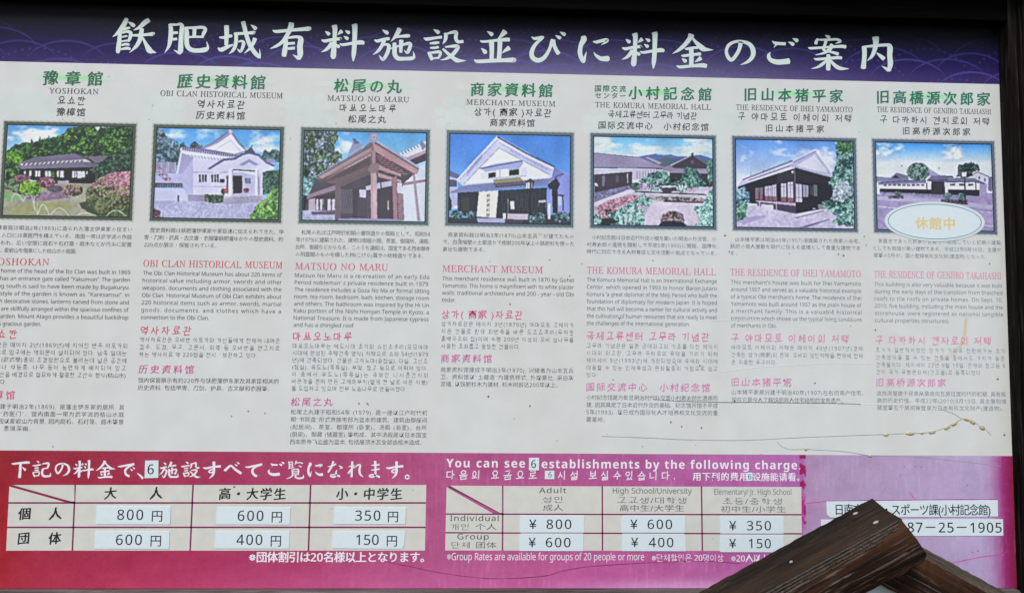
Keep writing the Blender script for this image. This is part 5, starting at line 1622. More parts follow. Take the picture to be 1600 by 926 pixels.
TXT = [
    dict(jp=(358.1, 393.5, 7.9, ['　豫章館は明治2年(1869)に造られた藩主伊東家の住まい', 'で、入口には薬医門を構えている。南面一帯は武学流の作庭', 'といわれ、広い空間に庭石や石灯籠・庭木などが巧みに配置', 'され、愛宕山を借景にした枯山水の庭園。'], .612),
         h=(413.5, 76.8, 'YOSHOKAN'),
         en=(425.5, 508.2, 8.8, ['The home of the head of the Ito Clan was built in 1869', 'and has an entrance gate called "Yakuimon". The garden', 'facing south is said to have been made by Bugakuryu.', 'The style of the garden is known as. "Karesansui", in', 'which decorative stones, lanterns carved from stone and', 'trees are skillfully arranged within the spacious confines of', 'the garden. Mount Atago provides a beautiful backdrop', 'to this gracious garden.'], .385),
         kh=(526.7, 26.3, '요쇼칸'),
         kr=(541.0, 599.0, 8.6, ['요쇼칸은 메이지 2년(1869년)에 지어진 반주 이토가의', '저택으로 입구에는 약의문이 설치되어 있다. 남쪽 일대는', '무학식(武式學)풍의 조경정원으로 불리는데 넓은 공간에', '경석이나 석등롱, 나무 등이 능란하게 배치되어 있고', '아타고산을 배경으로 절묘하게 활용한 고산수 형식(枯山水)', '정원이다.'], .165),
         ch=(622.0, 22.5, '豫樟馆'),
         cn=(637.6, 671.8, 8.6, ['豫樟馆建于明治2年(1869), 是藩主伊东家的居所, 其', '大门为“药医门”。馆内南面一带为武学流的枯山水庭', '园。庭园以爱宕山为背景, 园内庭石、石灯笼、庭木等景', '物玄妙, 意境深幽。'], .35)),
    dict(jp=(362.2, 385.2, 8.2, ['　歴史資料館は飫肥藩伊東家や家臣達に伝えられてきた、甲', '冑・刀剣・武具・古文書・衣服等飫肥藩ゆかりの歴史資料、約', '220点が展示・保管されている。'], .52),
         h=(416.4, 441.2, 'OBI CLAN HISTORICAL MUSEUM'),
         en=(429.4, 498.4, 8.8, ['The Obi Clan Historical Museum has about 220 items of', 'historical value including armor, swords and other', 'weapons, documents and clothing associated with the', 'Obi Clan. Historical Museum of Obi Clan exhibits about', '220 historical items such as armor, swords, martial', 'goods, documents, and clothes which have a', 'connection to the Obi Clan.'], .485),
         kh=(521.0, 298.4, '역사자료관'),
         kr=(533.0, 556.2, 8.4, ['역사자료관은 오비반 이토가와 가신들에게 전해져 내려온', '갑주, 도검, 무구, 고문서, 의복 등 오비반을 연고지로', '하는 역사자료 약 220점을 전시 · 보관하고 있다.'], .84),
         ch=(581.8, 302.5, '历史资料馆'),
         cn=(596.8, 608.4, 8.6, ['馆内保管展示有约220件与饫肥藩伊东家及其家臣相关的', '历史资料, 包括甲冑、刀剑、护具、古文献和衣服等。'], .935)),
    dict(jp=(365.6, 400.0, 8.2, ['　松尾の丸は江戸時代初期の書院造りの御殿として、昭和54', '年(1979)に建築された。建物は御座の間、茶室、御寝所、湯殿、', '台所、御蔵などからなる。このうち湯殿は、国宝である西本願寺', 'の飛雲閣のものを模した柿(こけら)葺きの総桧造りである。'], .955),
         h=(420.8, 606.3, 'MATSUO NO MARU'),
         en=(432.9, 510.3, 8.8, ['Matsuo No Maru is a re-creation of an early Edo', "Period nobleman' s private residence built in 1979.", 'The residence includes a Goza No Ma or formal sitting', 'room, tea room, bedroom, bath, kitchen, storage room', 'and others. The bathroom was inspired by the Hi Un', 'Kaku portion of the Nishi Hongan Temple in Kyoto, a', 'National Treasure. It is made from Japanese cypress', 'and has a shingled roof.'], .45),
         kh=(530.2, 549.6, '마쓰오노마루'),
         kr=(543.0, 609.2, 8.4, ['마쓰오노마루는 에도시대 초기의 쇼인즈쿠리(모모야마', '시대에 완성된 주택건축 양식) 저택으로 쇼와 54년(1979', '년)에 건축되었다. 건물은 고자노마(응접실), 다실, 고신조', '(침실), 유도노(목욕실), 부엌, 창고 등으로 이뤄져 있다.', '이 중에서 유도노(목욕실)는 국보인 니시혼간지의', '비운각을 본떠 만든 고케라부키(얇게 켠 널로 이은 지붕)', '를 도입하고 있으며 전부 노송나무로 만들어졌다.'], .845),
         ch=(632.6, 519.7, '松尾之丸'),
         cn=(646.3, 692.8, 8.6, ['松尾之丸建于昭和54年 (1979), 是一座以江户时代初', '期“书院造”形式贵族宅邸为蓝本的建筑。建筑由御座间', '(起居间)、茶室、御寝所 (卧室)、汤殿 (浴室)、台所', '(厨房)、御藏 (储藏室) 等构成。其中汤殿是以日本国宝', '西本愿寺飞云阁为蓝本, 包括屋顶木瓦全部由桧木造成。'], .965)),
    dict(jp=(369.4, 392.0, 8.1, ['　商家資料館は明治3年(1870)山本五兵衛が建てたもの', 'で、白漆喰壁の土蔵造りで樹齢200年以上の飫肥杉を使った', '豪壮な建物である。'], .32),
         h=(424.4, 848.0, 'MERCHANT MUSEUM'),
         en=(437.8, 471.2, 8.8, ['This merchant residence was built in 1870 by Gohei', 'Yamamoto. This home is magnificent with its white plaster', 'walls, traditional architecture and 200 - year - old Obi', 'cedar.'], .105),
         kh=(495.8, 816.3, '상가( 商家 )자료관'),
         kr=(508.4, 543.3, 8.4, ['상가자료관은 메이지 3년(1870년) 야마모토 고헤이가', '지은 건물로 흰색 회반죽을 바른 도조즈쿠리(두꺼운', '흙벽구조의 집)이며 수령 200년 이상의 오비 삼나무를', '사용한 호화롭고 웅장한 건물이다.'], .595),
         ch=(564.8, 768.2, '商家资料馆'),
         cn=(580.2, 602.8, 8.6, ['商家资料馆建成于明治3年(1870), 兴建者为山本五兵', '卫。资料馆以“土藏造”为建筑样式, 外观豪壮, 采白灰', '泥墙, 以饫肥杉木为建材, 杉木树龄达200年以上。'], .88)),
    dict(jp=(373.4, 395.6, 8.0, ['　小村記念館は日本近代外交の礎を築いた明治の外交官、小', '村寿太郎の遺徳を顕彰して平成5年(1993)に開館、国際化', '時代に対応できる人材育成と文化活動の拠点となっている。'], 1),
         h=(426.9, 1118.5, 'THE KOMURA MEMORIAL HALL'),
         en=(439.6, 507.5, 8.8, ['The Komura Memorial Hall is an International Exchange', 'Center, which opened in 1993 to honor Baron Jutaro', 'Komura, a great diplomat of the Meiji Period who built the', 'foundation of diplomacy for modern Japan. It is hoped', 'that this hall will become a center for cultural activity and', 'the cultivation of human resources that are ready to meet', 'the challenges of the international generation.'], .79),
         kh=(529.4, 1107.8, '국제교류센터 고무라 기념관'),
         kr=(542.4, 588.2, 8.3, ['고무라 기념관은 일본 근대외교의 기초를 다진 메이지', '시대의 외교관, 고무라 주타로의 유덕을 기리기 위해', '헤이세이 5년(1993년)에 개관되었으며 국제화 시대에', '대응할 수 있는 인재육성과 문화활동의 거점으로 삼고', '있다.'], .085),
         ch=(609.2, 1109.0, '国际交流中心　小村纪念馆'),
         cn=(623.5, 658.0, 8.6, ['小村纪念馆是为彰显明治时代外交官小村寿太郎之遗德而', '建, 因其奠定了日本近代外交的基础。纪念馆开馆于平成', '5年(1993), 现已成为国际化人才培养和文化交流的重', '要基地。'], .14)),
    dict(jp=(376.6, 398.2, 8.0, ['　山本猪平家は明治40年(1907)頃建築された商家の本宅。', '飫肥の商人屋敷を現代に伝える遺構として貴重な建物であ', 'る。'], .055),
         h=(430.0, 1344.8, 'THE RESIDENCE OF IHEI YAMAMOTO'),
         en=(443.5, 510.9, 8.8, ["This merchant's house was built for Ihei Yamamoto", 'around 1907 and serves as a valuable historical example', "of a typical Obi merchant's home. The residence of Ihei", 'Yamamoto was built around 1907 as the main house of', 'a merchant family. This is a valuable historical', 'construction which shows us the typical living conditions', 'of merchants in Obi.'], .345),
         kh=(532.6, 1325.5, '구 야마모토 이헤이의 저택'),
         kr=(544.9, 568.1, 8.3, ['야마모토 이헤이의 저택은 메이지 40년(1907년)경에', '건축된 상가(商家)의 본댁. 오비의 상인저택을 현재에 전해', '준 귀중한 유구이다.'], .345),
         ch=(601.5, 1237.0, '旧山本猪平家'),
         cn=(615.2, 627.2, 8.6, ['山本猪平家是兴建于明治40年(1907)左右的商户住宅。', '现在它是今人了解饫肥商人住宅结构的宝贵遗产。'], .84)),
    dict(jp=(379.0, 401.4, 7.9, ['　茅葺きであった民家が瓦葺きへ転換していく初期の建築', 'としても価値が高い建物である。平成22年9月10日、主屋や', '蔵等の5件が、国の登録有形文化財(建造物)となった。'], .885),
         h=(433.2, 1564.2, 'THE RESIDENCE OF GENJIRO TAKAHASHI'),
         en=(446.6, 503.0, 8.8, ['This building is also very valuable because it was built', 'during the early days of the transition from thatched', 'roofs to tile roofs on private homes. On Sept. 10,', '2010, five building, including the main house and the', 'storehouse, were registered as national tangible', 'cultural properties (structures).'], .58),
         kh=(535.9, 1547.9, '구 다카하시 겐지로의 저택'),
         kr=(549.1, 583.5, 8.3, ['초가가 일반적이었던 민가가 기와로 전환해가는 초기', '건축양식을 볼 수 있는 건축물 중에서도 가치가 높은', '건축물이다. 헤이세이 22년 9월 10일, 안채와 창고등 5', '건이 국가 유형문화재(건조물)로 등록되었다.'], .82),
         ch=(602.2, 1477.9, '旧高桥源次郎家'),
         cn=(617.1, 639.5, 8.6, ['这栋房屋建于民房从草房向瓦房过渡时代的初期, 具有极', '高的历史价值。平成22年(2010)9月10日, 其主屋和储', '藏室等五个房间被登录为日本有形文化财产(建造物)。'], .975)),
]
for i, T_ in enumerate(TXT):
    u0, u1 = CU[i]
    mi = mat('paragraph_ink', C(*INK[i]), .42)
    xl = px_of(u0, 1.2)[0]

    def vy(y):
        # height of a baseline read at the column's left edge
        x = px_of(u0, (y - 200) / 200)[0]
        return uv(x, y)[1]

    def block(key, name):
        y0, y1, em, lines, last = T_[key]
        ls = []
        for k, s in enumerate(lines):
            y = y0 + (y1 - y0) * k / max(1, len(lines) - 1)
            ur = u0 + (u1 - u0) * (last if k == len(lines) - 1 else 1)
            ul = u0
            if s.startswith('　'):
                s = s[1:]
                ul = u0 + em / 202
            ls.append((s, ul, vy(y), ur, em / 202.0, 'sans', dict(res=1, off=-0.009 if key != 'en' else -0.006)))
        put(name, ls, mi, SIGN)
    block('jp', 'japanese_paragraph')
    block('en', 'english_paragraph')
    block('kr', 'korean_paragraph')
    block('cn', 'chinese_paragraph')
    for key, name, em, st, col in (('h', 'english_subheading', 15.2, 'serif', MAG[i]), ('kh', 'korean_subheading', 14.6, 'brush', MAG[i]), ('ch', 'chinese_subheading', 14.2, 'brush', MAG2[i])):
        y, xr, s = T_[key]
        ur = uv(xr, y)[0]
        ls = [(s, u0, vy(y), ur, em / 202.0, st, dict(res=2 if st == 'serif' else 1, bold=0.006 if key == 'ch' else 0.0, off=0.008 if key == 'kh' else 0.0))]
        put(name, ls, mat('magenta_print', C(*col), .42), SIGN)

# faint plum-blossom crests printed between the columns
for (cx, cy, R0) in ((60, 176, 16), (255, 178, 18), (490, 178, 17), (712, 182, 17), (940, 192, 16), (1135, 196, 15), (1360, 196, 15), (22, 162, 13), (455, 170, 10)):
    cu, cv = uv(cx, cy)
    vs, fs = [], []
    for k in range(9):
        if k == 0:
            x, y, r = cu, cv, R0 / 202
        else:
            a = k * math.pi / 4 + .3
            x, y, r = cu + math.cos(a) * R0 * 1.55 / 202, cv + math.sin(a) * R0 * 1.55 / 202, R0 * .5 / 202
        b = len(vs)
        for q in range(24):
            vs.append(((x + r * math.cos(q * math.pi / 12)) * U, -0.00003 - 0.000004 * k, ZB - (y + r * math.sin(q * math.pi / 12)) * U))
        fs.append(tuple(b + q for q in range(24)))
    pyd('crest_print', vs, fs, M_green_wm, SIGN)


# ------------------------------------------------------------------ price band lettering and tables
def quad_px(name, pts, m, parent, n, label=None, thick=0.0):
    vs = [at(x, y) for x, y in pts]
    n = n * PN
    vs = [Vector((p.x, -n, p.z)) for p in vs]
    k = len(vs)
    if thick:
        vs += [Vector((p.x, -n + thick, p.z)) for p in vs]
        fs = [tuple(range(k))] + [(i, i + k, (i + 1) % k + k, (i + 1) % k) for i in range(k)]
    else:
        fs = [tuple(range(k))]
    return pyd(name, vs, fs, m, parent, label)


# brush line of the Japanese price sentence
PX_ = [('下', 18, 720, 47, 746.2), ('記', 50.5, 719.2, 80.3, 745.2), ('の', 85.8, 722.4, 110, 743), ('料', 114.4, 718, 146.6, 747.2), ('金', 149.6, 718.8, 180.6, 746.7), ('で', 183.8, 722.8, 211.2, 745.0), ('、', 214, 738, 224.5, 748),
       ('施', 248.6, 720.3, 279.4, 746.2), ('設', 283, 720.6, 313.6, 746.2), ('す', 317, 720.2, 345.4, 747), ('べ', 349.6, 721, 378, 740.4), ('て', 383, 723, 410, 745), ('ご', 418.5, 721, 444.5, 743), ('覧', 447.4, 719, 475.4, 748), ('に', 480, 722, 505, 744.4),
       ('な', 511.6, 719.6, 535.8, 746), ('れ', 543, 720, 568, 745), ('ま', 576, 719.4, 594, 746.2), ('す', 603, 720, 630.4, 747), ('。', 632.4, 740.6, 640.2, 748.4)]
for ch, x0, y0, x1, y1 in PX_:
    a = Acc()
    brush(a, ch, (x0, y0, x1, y1), grow=1.1)
    a.build('price_sentence_character', M_white_ink, SIGN)

put('english_price_sentence', [line('You can see', 697.3, 729.3, 820.4, 18.0, style='bold', res=2), line('establishments by the following charge.', 846.3, 730.6, 1250.4, 18.0, style='bold', res=2)], M_white_ink, SIGN)
put('korean_price_sentence', [line('다음의 요금으로', 697.7, 746.6, 838.7, 15.0, 'brush', off=0.014), line('시설 보실수있습니다.', 871.8, 747.2, 1055, 15.0, 'brush', off=0.014)], M_white_ink, SIGN)
put('chinese_price_sentence', [line('用下列的费用', 1082.6, 749.0, 1167.3, 13.8, bold=0.02), line('设施能请看。', 1176, 749.6, 1249, 13.8, bold=0.02)], M_white_ink, SIGN)
put('group_rate_note', [line('※団体割引は20名様以上となります。', 389.5, 876.0, 662.3, 16.8, bold=0.028, res=2)], M_white_ink, SIGN)
put('group_rate_note', [line('※Group Rates are available for groups of 20 people or more', 698.4, 874.2, 1006.4, 15.0, res=2), line('※단체할인은 20명이상', 1018.3, 875.6, 1130.6, 13.0, bold=.01), line('※20人以上为团体价格', 1142.5, 876.2, 1262, 13.0, bold=.01)], M_white_ink, SIGN)

JX = [[14.8, 117.6, 301.8, 485.4, 666.1], [9.7, 113.2, 297.2, 482.0, 664.0]]
JY = [757.0, 785.0, 823.1, 859.4]
EX = [[697.7, 785.6, 941.0, 1096.0, 1252.0], [695.6, 785.2, 941.4, 1097.4, 1253.0]]
EY = [[758.0, 802.3, 831.5, 859.1], [760.2, 803.4, 833.2, 860.0]]


def cells(XS, YF, gap):
    def P(c, r, dx, dy):
        yy = YF(c, r)
        t = (yy - YF(c, 0)) / (YF(c, 3) - YF(c, 0))
        return (XS[0][c] * (1 - t) + XS[1][c] * t + dx, yy + dy)
    for r in range(3):
        for c in range(4):
            g = gap / 2
            l = g if c else 0
            rr = -g if c < 3 else 0
            tp = g if r else 0
            bt = -g if r < 2 else 0
            q = [P(c, r, l, tp), P(c + 1, r, rr, tp), P(c + 1, r + 1, rr, bt), P(c, r + 1, l, bt)]
            if r == 0 and c == 0:
                A, B, Cc, D = q
                w1, w2 = 9.0, 16.0
                quad_px('table_cell', [(A[0] + w1 * .55, A[1]), B, (B[0], Cc[1] - 1.0), (Cc[0] - 3, Cc[1] - .8)], M_cell, SIGN, 0.0008)
                quad_px('table_cell', [(A[0], A[1] + 2.4), (Cc[0] - 14, Cc[1]), D], M_cell, SIGN, 0.0008)
            else:
                quad_px('table_cell', q, M_cell, SIGN, 0.0008)


cells(JX, lambda c, r: JY[r], 2.6)
cells(EX, lambda c, r: EY[0][r] + (EY[1][r] - EY[0][r]) * c / 4, 2.2)
M_rule = mat('table_rule_dark_magenta', C(118, 38, 84), .42)
# dark magenta rules between the cells
rl = Acc()


def rule(p, q, wd):
    d = Vector((q[0] - p[0], q[1] - p[1])).normalized()
    nx, ny = -d.y * wd / 2, d.x * wd / 2
    pts = [(p[0] + nx, p[1] + ny), (q[0] + nx, q[1] + ny), (q[0] - nx, q[1] - ny), (p[0] - nx, p[1] - ny)]
    v3 = []
    for x, y in pts:
        k = at(x, y)
        v3.append((k.x, -0.00068 * PN, k.z))
    rl.add(np.array(v3), [[0, 1, 2, 3]])


for y in JY[1:3]:
    rule((12, y), (665, y), 3.0)
for k in (1, 2, 3):
    rule((JX[0][k], 757), (JX[1][k], 859.4), 3.0)
rule((20, 757.6), (116, 784.6), 3.6)
for r in (1, 2):
    rule((696.5, EY[0][r]), (1252.5, EY[1][r]), 2.6)
for k in (1, 2, 3):
    rule((EX[0][k], 758 + k * .5), (EX[1][k], 859.5), 2.6)
rule((701, 759), (785, 802), 3.0)
rl.build('table_rules', M_rule, SIGN, kind='stuff')

M_tink = mat('table_ink', C(26, 32, 34), .42)
M_tink2 = mat('table_ink_faded', C(78, 90, 92), .42)
put('table_heading', [line('大', 163.2, 777.4, 183.0, 19, 'brush', bold=.03, res=2), line('人', 234.5, 777.4, 255.7, 19.5, 'brush', bold=.03, res=2)], M_tink, SIGN)
put('table_heading', [line('高・大学生', 342.4, 778.2, 446.0, 19, 'brush', bold=.03, res=2)], M_tink, SIGN)
put('table_heading', [line('小・中学生', 525.4, 778.2, 627.9, 19, 'brush', bold=.03, res=2)], mat('table_ink_grey', C(38, 50, 54), .42), SIGN)
put('row_heading', [line('個', 28.6, 809.4, 49.2, 19, 'brush', bold=.03, res=2), line('人', 77.0, 809.4, 98.2, 19.5, 'brush', bold=.03, res=2)], M_tink, SIGN)
put('row_heading', [line('団', 28.4, 847.6, 46.0, 18.6, 'brush', bold=.03, res=2), line('体', 76.0, 847.8, 97.0, 19, 'brush', bold=.03, res=2)], M_tink, SIGN)


def wide(name, specs, m):
    ls = []
    for (s, x0, y, x1, em) in specs:
        ls.append(line(s, x0, y, x1, em, res=2, stretch=0.06))
    put(name, ls, m, SIGN)


wide('table_heading', [('Adult', 842.4, 769.5, 884.7, 11.4)], M_tink)
wide('table_heading', [('성인', 848.0, 783.6, 878.7, 10.5), ('成人', 848.5, 796.4, 879.8, 10.5)], M_tink2)
wide('table_heading', [('High School/University', 957.5, 770.2, 1080.9, 12.0), ('고교생/대학생', 964.3, 784.8, 1072.3, 10.8), ('高中生/大学生', 968.2, 797.2, 1069.0, 10.8)], mat('table_ink_worn', C(70, 84, 86), .42))
wide('table_heading', [('Elementary/ Jr. High School', 1115.9, 772.0, 1236.4, 12.2), ('초등/중학생', 1129.0, 786.4, 1221.3, 10.8), ('初中生/小学生', 1126.3, 798.8, 1227.8, 10.8)], mat('table_ink_pale', C(92, 104, 104), .42))
wide('row_heading', [('Individual', 703.1, 813.1, 779.0, 11.6), ('Group', 714.6, 841.8, 763.6, 11.6)], M_tink)
wide('row_heading', [('개인 个人', 703.8, 826.2, 776.0, 10.4), ('단체 团体', 705.3, 854.7, 775.5, 10.4)], M_tink2)


# ------------------------------------------------------------------ stickers stuck over the print: things of their own
def sticker(name, pts, texts, label, group, m=None, mt=None, n=0.0016, cat='sticker'):
    n = 0.0034
    o = quad_px(name, pts, m or M_stick, None, n, thick=0.0009)
    o['label'] = label
    o['category'] = cat
    if group:
        o['group'] = group
    a = Acc()
    for (s, x0, y, x1, em, bold) in texts:
        t = line(s, x0, y, x1, em)
        lay(a, s, t[1], t[2], t[3], t[4], 'sans', res=3, bold=bold, n=n + 0.0002)
    a.build('sticker_lettering', mt or M_black, o)
    return o


def q4(x0, y0, x1, y1, lean=-1.0, dy=0.0):
    return [(x0, y0), (x1, y0 + dy), (x1 + lean, y1 + dy), (x0 + lean, y1)]


GP = 'price stickers on the tables'
DG = 21.0
sticker('price_sticker', q4(151.4, 790.0, 267.3, 818.0, -1.4, .4), [('800', 183.6, 811.1, 223.8, DG, .006), ('円', 237.6, 812.4, 254.4, 18.5, .006)], 'pale sticker reading 800 円, upper left price of the left table', GP)
sticker('price_sticker', q4(149.2, 828.8, 265.4, 856.2, -1.2, .4), [('600', 181.5, 850.1, 221.8, DG, .006), ('円', 235.6, 851.2, 252.4, 18.5, .006)], 'pale sticker reading 600 円 directly below the 800 円 sticker', GP)
sticker('price_sticker', q4(339.0, 791.8, 454.2, 818.2, -1.2, .4), [('600', 371.7, 812.6, 411.6, DG, .006), ('円', 424.7, 813.8, 441.5, 18.5, .006)], 'pale sticker reading 600 円 between the 800 円 and 350 円 stickers', GP)
sticker('price_sticker', q4(337.0, 828.8, 452.8, 855.8, -1.2, .2), [('400', 369.7, 850.0, 409.9, DG, .006), ('円', 423.2, 851.2, 440.0, 18.5, .006)], 'pale sticker reading 400 円 in the lower price row of the left table', GP)
sticker('price_sticker', q4(523.0, 792.0, 634.8, 817.8, -1.6, .2), [('350', 555.2, 812.2, 594.2, DG, .006), ('円', 606.2, 813.4, 623.3, 18.5, .006)], 'pale sticker reading 350 円 under the 小・中学生 heading of the left table', GP)
sticker('price_sticker', [(520.0, 829.0), (633.0, 829.2), (631.8, 851), (628.5, 856.4), (518.8, 855.6)], [('150', 556.5, 850.0, 591.6, DG, .006), ('円', 604.4, 851.2, 620.9, 18.5, .006)], 'pale sticker reading 150 円, one corner lifting, lower right of the left table', GP)
DE = 19.6
sticker('price_sticker', q4(813.0, 804.8, 912.6, 831.0, -.2, .2), [('¥', 826.9, 825.2, 838.9, DE, .006), ('800', 853.9, 825.2, 892.5, DE, .006)], 'pale sticker reading ¥ 800 under Adult in the right table', GP)
sticker('price_sticker', [(814.0, 832.2), (911.2, 832.6), (911.4, 860), (812.0, 859.8), (812.2, 836)], [('¥', 825.8, 853.7, 838.0, DE, .006), ('600', 852.8, 853.7, 891.2, DE, .006)], 'pale sticker reading ¥ 600 in the group row under Adult', GP)
sticker('price_sticker', [(974.5, 805.0), (1070.4, 805.2), (1070.4, 831.4), (970.8, 831.2), (971.2, 811)], [('¥', 984.8, 825.3, 997.2, DE, .006), ('600', 1011.8, 825.3, 1049.8, DE, .006)], 'pale sticker reading ¥ 600 under High School/University', GP)
sticker('price_sticker', [(972.2, 832.6), (1069.0, 832.8), (1071.0, 838), (1071.4, 860.2), (972.4, 860)], [('¥', 986.0, 853.6, 998.4, DE, .006), ('400', 1013.6, 853.6, 1051.8, DE, .006)], 'pale sticker reading ¥ 400 in the group row of the right table', GP)
sticker('price_sticker', q4(1125.4, 806.0, 1224.0, 832.6, 0, .2), [('¥', 1139.2, 827.4, 1151.6, DE, .006), ('350', 1166.9, 827.4, 1204.2, DE, .006)], 'pale sticker reading ¥ 350 under Elementary/ Jr. High School', GP)
sticker('price_sticker', q4(1125.0, 834.9, 1224.0, 861.6, 0, .2), [('¥', 1139.0, 855.3, 1151.4, DE, .006), ('150', 1169.9, 855.3, 1204.0, DE, .006)], 'pale sticker reading ¥ 150 partly behind the brown timber gable', GP)
G6 = 'small stickers with the number 6'
sticker('number_sticker', [(227.2, 718.9), (248.0, 718.6), (247.8, 745.8), (226.2, 746.4)], [('6', 230.8, 740.0, 240.0, 20.5, .008)], 'largest white sticker with a 6, in the Japanese price sentence', G6)
sticker('number_sticker', q4(826.6, 714.6, 842.4, 734.2, -.2), [('6', 830.0, 730.2, 837.0, 16.5, .006)], 'white sticker with a 6 between the words see and establishments', G6)
sticker('number_sticker', q4(851.4, 734.9, 866.2, 747.8, -.2), [('6', 856.8, 744.9, 862.2, 11.0, .0)], 'small white sticker with a 6 in the Korean price sentence', G6)
sticker('number_sticker', [(1168.6, 737.6), (1174.6, 737.6), (1175.8, 739), (1175.4, 750.4), (1167.6, 751), (1167.4, 739)], [('6', 1168.4, 748.0, 1174.2, 11.0, .008)], 'tiny rounded sticker with a blue 6 in the Chinese price sentence', G6, mt=mat('blue_print', C(40, 110, 130), .4))
sticker('contact_sticker', [(1291.0, 782.4), (1558.2, 780.4), (1558.8, 806.0), (1297.0, 807.6), (1291.8, 803)], [('日南市観光・スポーツ課(小村記念館)', 1305.6, 802.2, 1546.9, 18.4, .010)], 'long white strip reading スポーツ課(小村記念館) above the telephone strip', 'contact strips on the lilac area')
sticker('contact_sticker', [(1282.5, 811.0), (1566.6, 810.2), (1567.0, 836.0), (1282.8, 837.0)], [('TEL', 1300.0, 830.6, 1336.0, 20.0, .010), ('0987－25－1905', 1391.0, 830.6, 1564.4, 21.0, .010)], 'long white strip ending in the telephone number 87-25-1905', 'contact strips on the lilac area')

# oval 'closed' sticker
OC = (1460.2, 346.3)


def oval(rx, ry, k=64, tilt=0.02):
    pts = []
    for i in range(k):
        a_ = 2 * math.pi * i / k
        x, y = rx * math.cos(a_), -ry * math.sin(a_)
        pts.append((OC[0] + x, OC[1] + y + x * tilt))
    return pts


ov = quad_px('closed_sticker', oval(78.2, 31.0), mat('oval_clear_rim', C(206, 214, 212), .2, .5), None, 0.0018, thick=0.0012)
ov['label'] = 'white oval sticker with blue ring and faded 休館中 over the seventh photograph'
ov['category'] = 'sticker'
quad_px('sticker_face', oval(76.4, 29.6), M_stick, ov, 0.0022, 'white oval face')
for (ra, rb, col) in (((73.4, 27.6), (72.2, 26.6), (40, 118, 150)),):
    o1, o2 = oval(*ra), oval(*rb)
    vs = [at(x, y) for x, y in o1 + o2]
    vs = [Vector((p.x, -0.0024 * PN, p.z)) for p in vs]
    k = 64
    pyd('blue_ring', vs, [(i, (i + 1) % k, k + (i + 1) % k, k + i) for i in range(k)], mat('blue_ring_print', C(*col), .3), ov)
a = Acc()
t = line('休館中', 1430.2, 356.2, 1491.2, 21.5)
lay(a, '休館中', t[1], t[2], t[3], t[4], 'sans', res=3, bold=.032, n=0.0025)
a.build('closed_lettering', mat('faded_yellow_print', C(220, 196, 138), .35), ov, '休館中 faded to pale yellow')

# ------------------------------------------------------------------ wear: cracks, specks, resin blobs, tape stain
def ribbon(name, pts, wd, m, n=0.0012, label=None):
    P = catmull([(x, y, wd) for x, y in pts], 6)
    d = np.gradient(P[:, :2], axis=0)
    d /= np.linalg.norm(d, axis=1)[:, None] + 1e-9
    nr = np.stack([-d[:, 1], d[:, 0]], 1)
    k = len(P)
    wv = wd * (0.55 + 0.5 * rng.random(k))[:, None]
    L = P[:, :2] + nr * wv / 2
    R = P[:, :2] - nr * wv / 2
    vs = [at(x, y) for x, y in np.concatenate([L, R])]
    vs = [Vector((p.x, -n * PN, p.z)) for p in vs]
    return pyd(name, vs, [(i, i + 1, k + i + 1, k + i) for i in range(k - 1)], m, SIGN, label)


M_crack = mat('crack_grey', C(148, 152, 150), .5)
M_crackd = mat('crack_dark', C(112, 120, 122), .5)
M_crackp = mat('crack_in_magenta', C(122, 40, 92), .5)
M_mag = mat('scratch_bright_magenta', C(196, 80, 160), .5)
M_pale = mat('crease_pale', C(222, 228, 226), .4)
ribbon('crack', [(1020, 623), (1048, 625.5), (1090, 627), (1135, 628.2), (1180, 628), (1240, 629), (1300, 629.6), (1345, 631)], 1.3, M_crackd)
ribbon('crack', [(1345, 631), (1390, 631.4), (1432, 631)], 1.0, M_pale)
ribbon('crack', [(1214, 689), (1219, 695), (1226, 699), (1236, 701.8), (1258, 701.2), (1280, 702.5), (1320, 705), (1359, 711), (1400, 712.4), (1426, 713), (1465, 716.5), (1506, 721), (1564, 727.6)], 0.9, M_crack)
ribbon('crack', [(940, 681), (1010, 683.5), (1080, 686.6), (1160, 687.4), (1230, 684), (1300, 681), (1355, 679), (1413, 676.8), (1452, 675), (1476, 667.5), (1503, 654)], 0.9, M_crack)
ribbon('crack', [(1470, 639), (1490, 646), (1503, 654), (1519, 659), (1536, 667.5), (1549, 680)], 0.9, M_crack)
ribbon('crack', [(600, 876), (640, 884), (680, 892.6), (730, 900), (779, 903.2), (848, 899.4), (880, 891), (920, 884.5), (1010, 878.4), (1060, 876.4), (1100, 875.6), (1160, 880)], 1.1, M_crackp)
ribbon('scratch', [(1259, 786), (1275, 784), (1292, 782)], 1.5, M_mag)
ribbon('scratch', [(1292, 782), (1400, 780.6), (1500, 779.6), (1558, 779.4)], 1.4, mat('sticker_edge_magenta_print', C(150, 60, 130), .5))  # darker magenta line along the top edge of the upper strip
ribbon('scratch', [(1488, 879), (1510, 874), (1530, 870), (1550, 867), (1569, 866)], 1.7, M_mag)
ribbon('scratch', [(1421, 768), (1425, 774), (1430, 779)], 1.4, M_mag)
ribbon('crease', [(1130, 580), (1180, 574), (1240, 570), (1300, 567), (1360, 568)], 0.9, M_pale)
ribbon('crease', [(1110, 501), (1180, 500), (1250, 503), (1340, 498)], 0.7, M_pale)
# tan tape stain in the last column
quad_px('tape_stain', [(1507, 497), (1512, 496), (1509, 530), (1502, 542), (1497, 541), (1505, 522)], mat('tan_stain', C(206, 196, 168), .5, .3, .12, 80), SIGN, 0.00025)
quad_px('tape_stain', [(1496, 541), (1502, 543), (1490, 556), (1470, 565), (1455, 567), (1478, 558)], mat('tan_stain_pale', C(206, 201, 184), .5, .3, .12, 80), SIGN, 0.00025)
